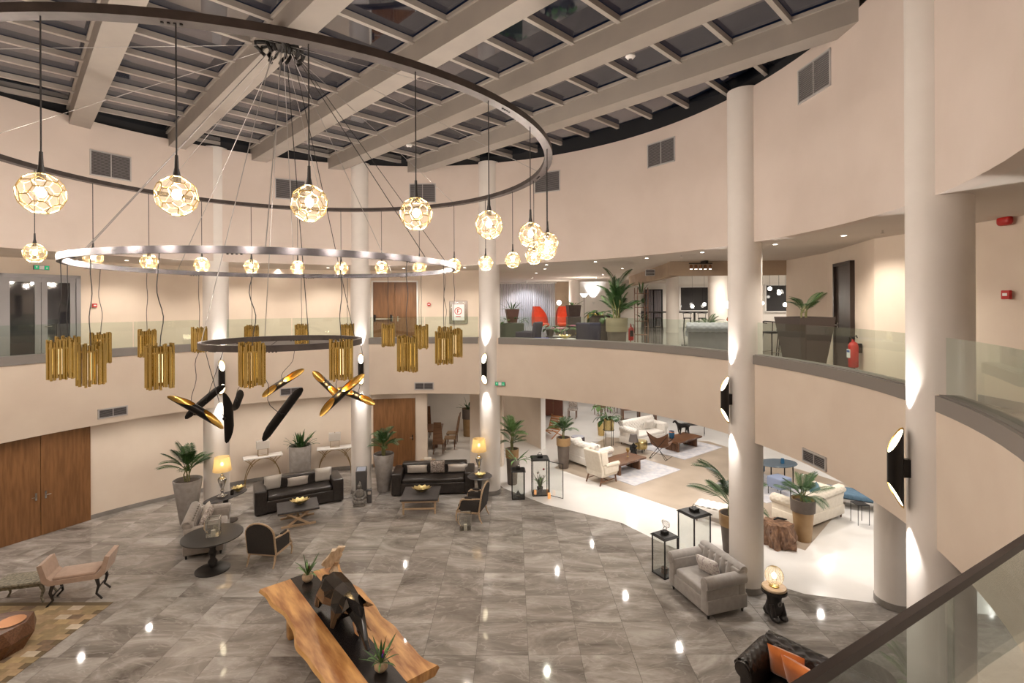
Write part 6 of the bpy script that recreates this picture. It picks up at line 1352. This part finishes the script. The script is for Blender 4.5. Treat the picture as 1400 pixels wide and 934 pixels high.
torch_lamp((8.1, 19.2, ZM), 1.5, 'globe floor lamp before the white column of the bar', True)
# windows and pendants of the bar
def bar_window(name, x0, x1, z0, z1, label):
    w_ = struct(MB().box(x0, x1, 32.96, 33.0, z0, z1).build(name, mat('night_pane', (.02, .02, .024), .04, spec=.8)), label)
    for x in (x0, (x0*.25+x1*.75) if name == 'window_2' else (x0+x1)/2, x1): MB().box(x-.05, x+.05, 32.9, 32.97, z0, z1).build('window_frame', white_paint, w_)
    for z in (z0, z1): MB().box(x0-.05, x1+.05, 32.9, 32.97, z-.04, z+.04).build('window_frame', white_paint, w_)
bar_window('window_2', 10.8, 13.8, 5.5, 7.05, 'dark bar window left of the tall column'); bar_window('window_3', 16.3, 19.1, 5.42, 7.15, 'dark bar window with lamp reflections right of the tall column')
t = thing('bar_curtain', 'grey curtained doorway at the far left of the bar', 'curtain', (9.05, 32.7, ZM)); 
for k in range(2): MB().sheet(lambda u, v, k=k: (-.5+.52*k+.46*u, .05*math.sin(u*PI*7), .02+2.35*v), 28, 1).build('curtain_panel', mat('grey_drape', (.22, .20, .21), .9), t, True)
MB().box(-.6, .6, .08, .14, .0, 2.45).build('recess_shade_sheet', dark_gap, t)  # flat near-black sheet gives the doorway the shade of a recess
rnd = random.Random(4); gl = glow_mat('globe_glow', (1, .93, .82), 9.)
gx = MB().ell((0, 0, 0), (.10, .10, .10), 12, 8).mesh('globe', gl, True)
for k in range(14):
    x, y, z = rnd.uniform(15.0, 18.8), rnd.uniform(29.0, 32.2), ZM+rnd.uniform(1.15, 2.5)
    t = thing('bar_pendant', 'small glowing globe pendant before the dark bar window at the right', 'pendant lamp', (x, y, z), 0, 'globe pendants of the bar'); put('globe', gx, t, scale=rnd.uniform(.7, 1.25)); MB().cyl((0, 0, .08), (0, 0, 8.05-z), .006, n=5).build('cord', cord_m, t)
for k in range(4):
    x, y, z = 11.2+.75*k, 31.8, ZM+1.35+.12*(k % 2)
    t = thing('bar_pendant', ['leftmost', 'second', 'third', 'rightmost'][k]+' of four glowing globes before the left bar window', 'pendant lamp', (x, y, z), 0, 'globe pendants at the left bar window'); put('globe', gx, t, scale=1.1); MB().cyl((0, 0, .08), (0, 0, 8.05-z), .006, n=5).build('cord', cord_m, t)
# spotlight bar, ceiling vent, sprinklers
t = thing('spotlight_bar', 'black bar of five small spotlights on the brown bulkhead', 'spotlight', (5.55, 15.05, 7.18)); MB().box(-.34, .34, -.02, .02, 0, .03).build('bar', black_metal, t); MB().box(.14, .22, -.02, .4, .03, .1).build('arm', black_metal, t)
for k in range(5): sp_ = MB().lathe([(.03, -.02), (.045, -.06), (.045, -.15)], (-.28+.14*k, 0, 0), 12).build('spot_head', mat('copper_head', (.22, .10, .05), .4, metal=.7), t, True); MB().lathe([(.035, -.151), (.035, -.155)], (-.28+.14*k, 0, 0), 12).build('lens', lens_m, sp_)
t = thing('air_vent', 'small grey vent on the brown bulkhead left of the spotlight bar', 'air vent', (4.75, 17.6, 7.08), R(-5), 'ventilation grilles'); MB().box(-.16, .16, -.03, .02, -.11, .11).build('frame', mat('vent_frame', (.42, .40, .39), .5, metal=.2), t)
for k in range(4): MB().box(-.14, .14, -.04, -.03, -.09+.05*k, -.06+.05*k).build('slat', mat('vent_backing', (.06, .055, .055), .8), t)
for (x, y, lab) in ((4.45, 13.45, 'small ceiling sprinkler left of the spotlight bar'), (6.45, 8.9, 'small ceiling sprinkler above the corridor at the right')):
    t = thing('sprinkler', lab, 'sprinkler', (x, y, Z_CEIL), 0, 'ceiling sprinklers'); MB().cyl((0, 0, -.05), (0, 0, -.001), .015).build('pipe', chrome, t); MB().lathe([(.035, -.06), (.035, -.055), (.01, -.05)], n=12).build('deflector', chrome, t)
t = thing('framed_mirror', 'tall dark framed mirror on the corridor wall beside the nearest column', 'mirror', (7.30, 9.35, 6.02), R(-97)); MB().box(-.35, .35, -.03, .02, -.62, .62).build('frame', dark_table, t); MB().box(-.30, .30, -.036, -.03, -.57, .57).build('glass', mat('dark_mirror', (.25, .24, .24), .05, metal=1.), t)
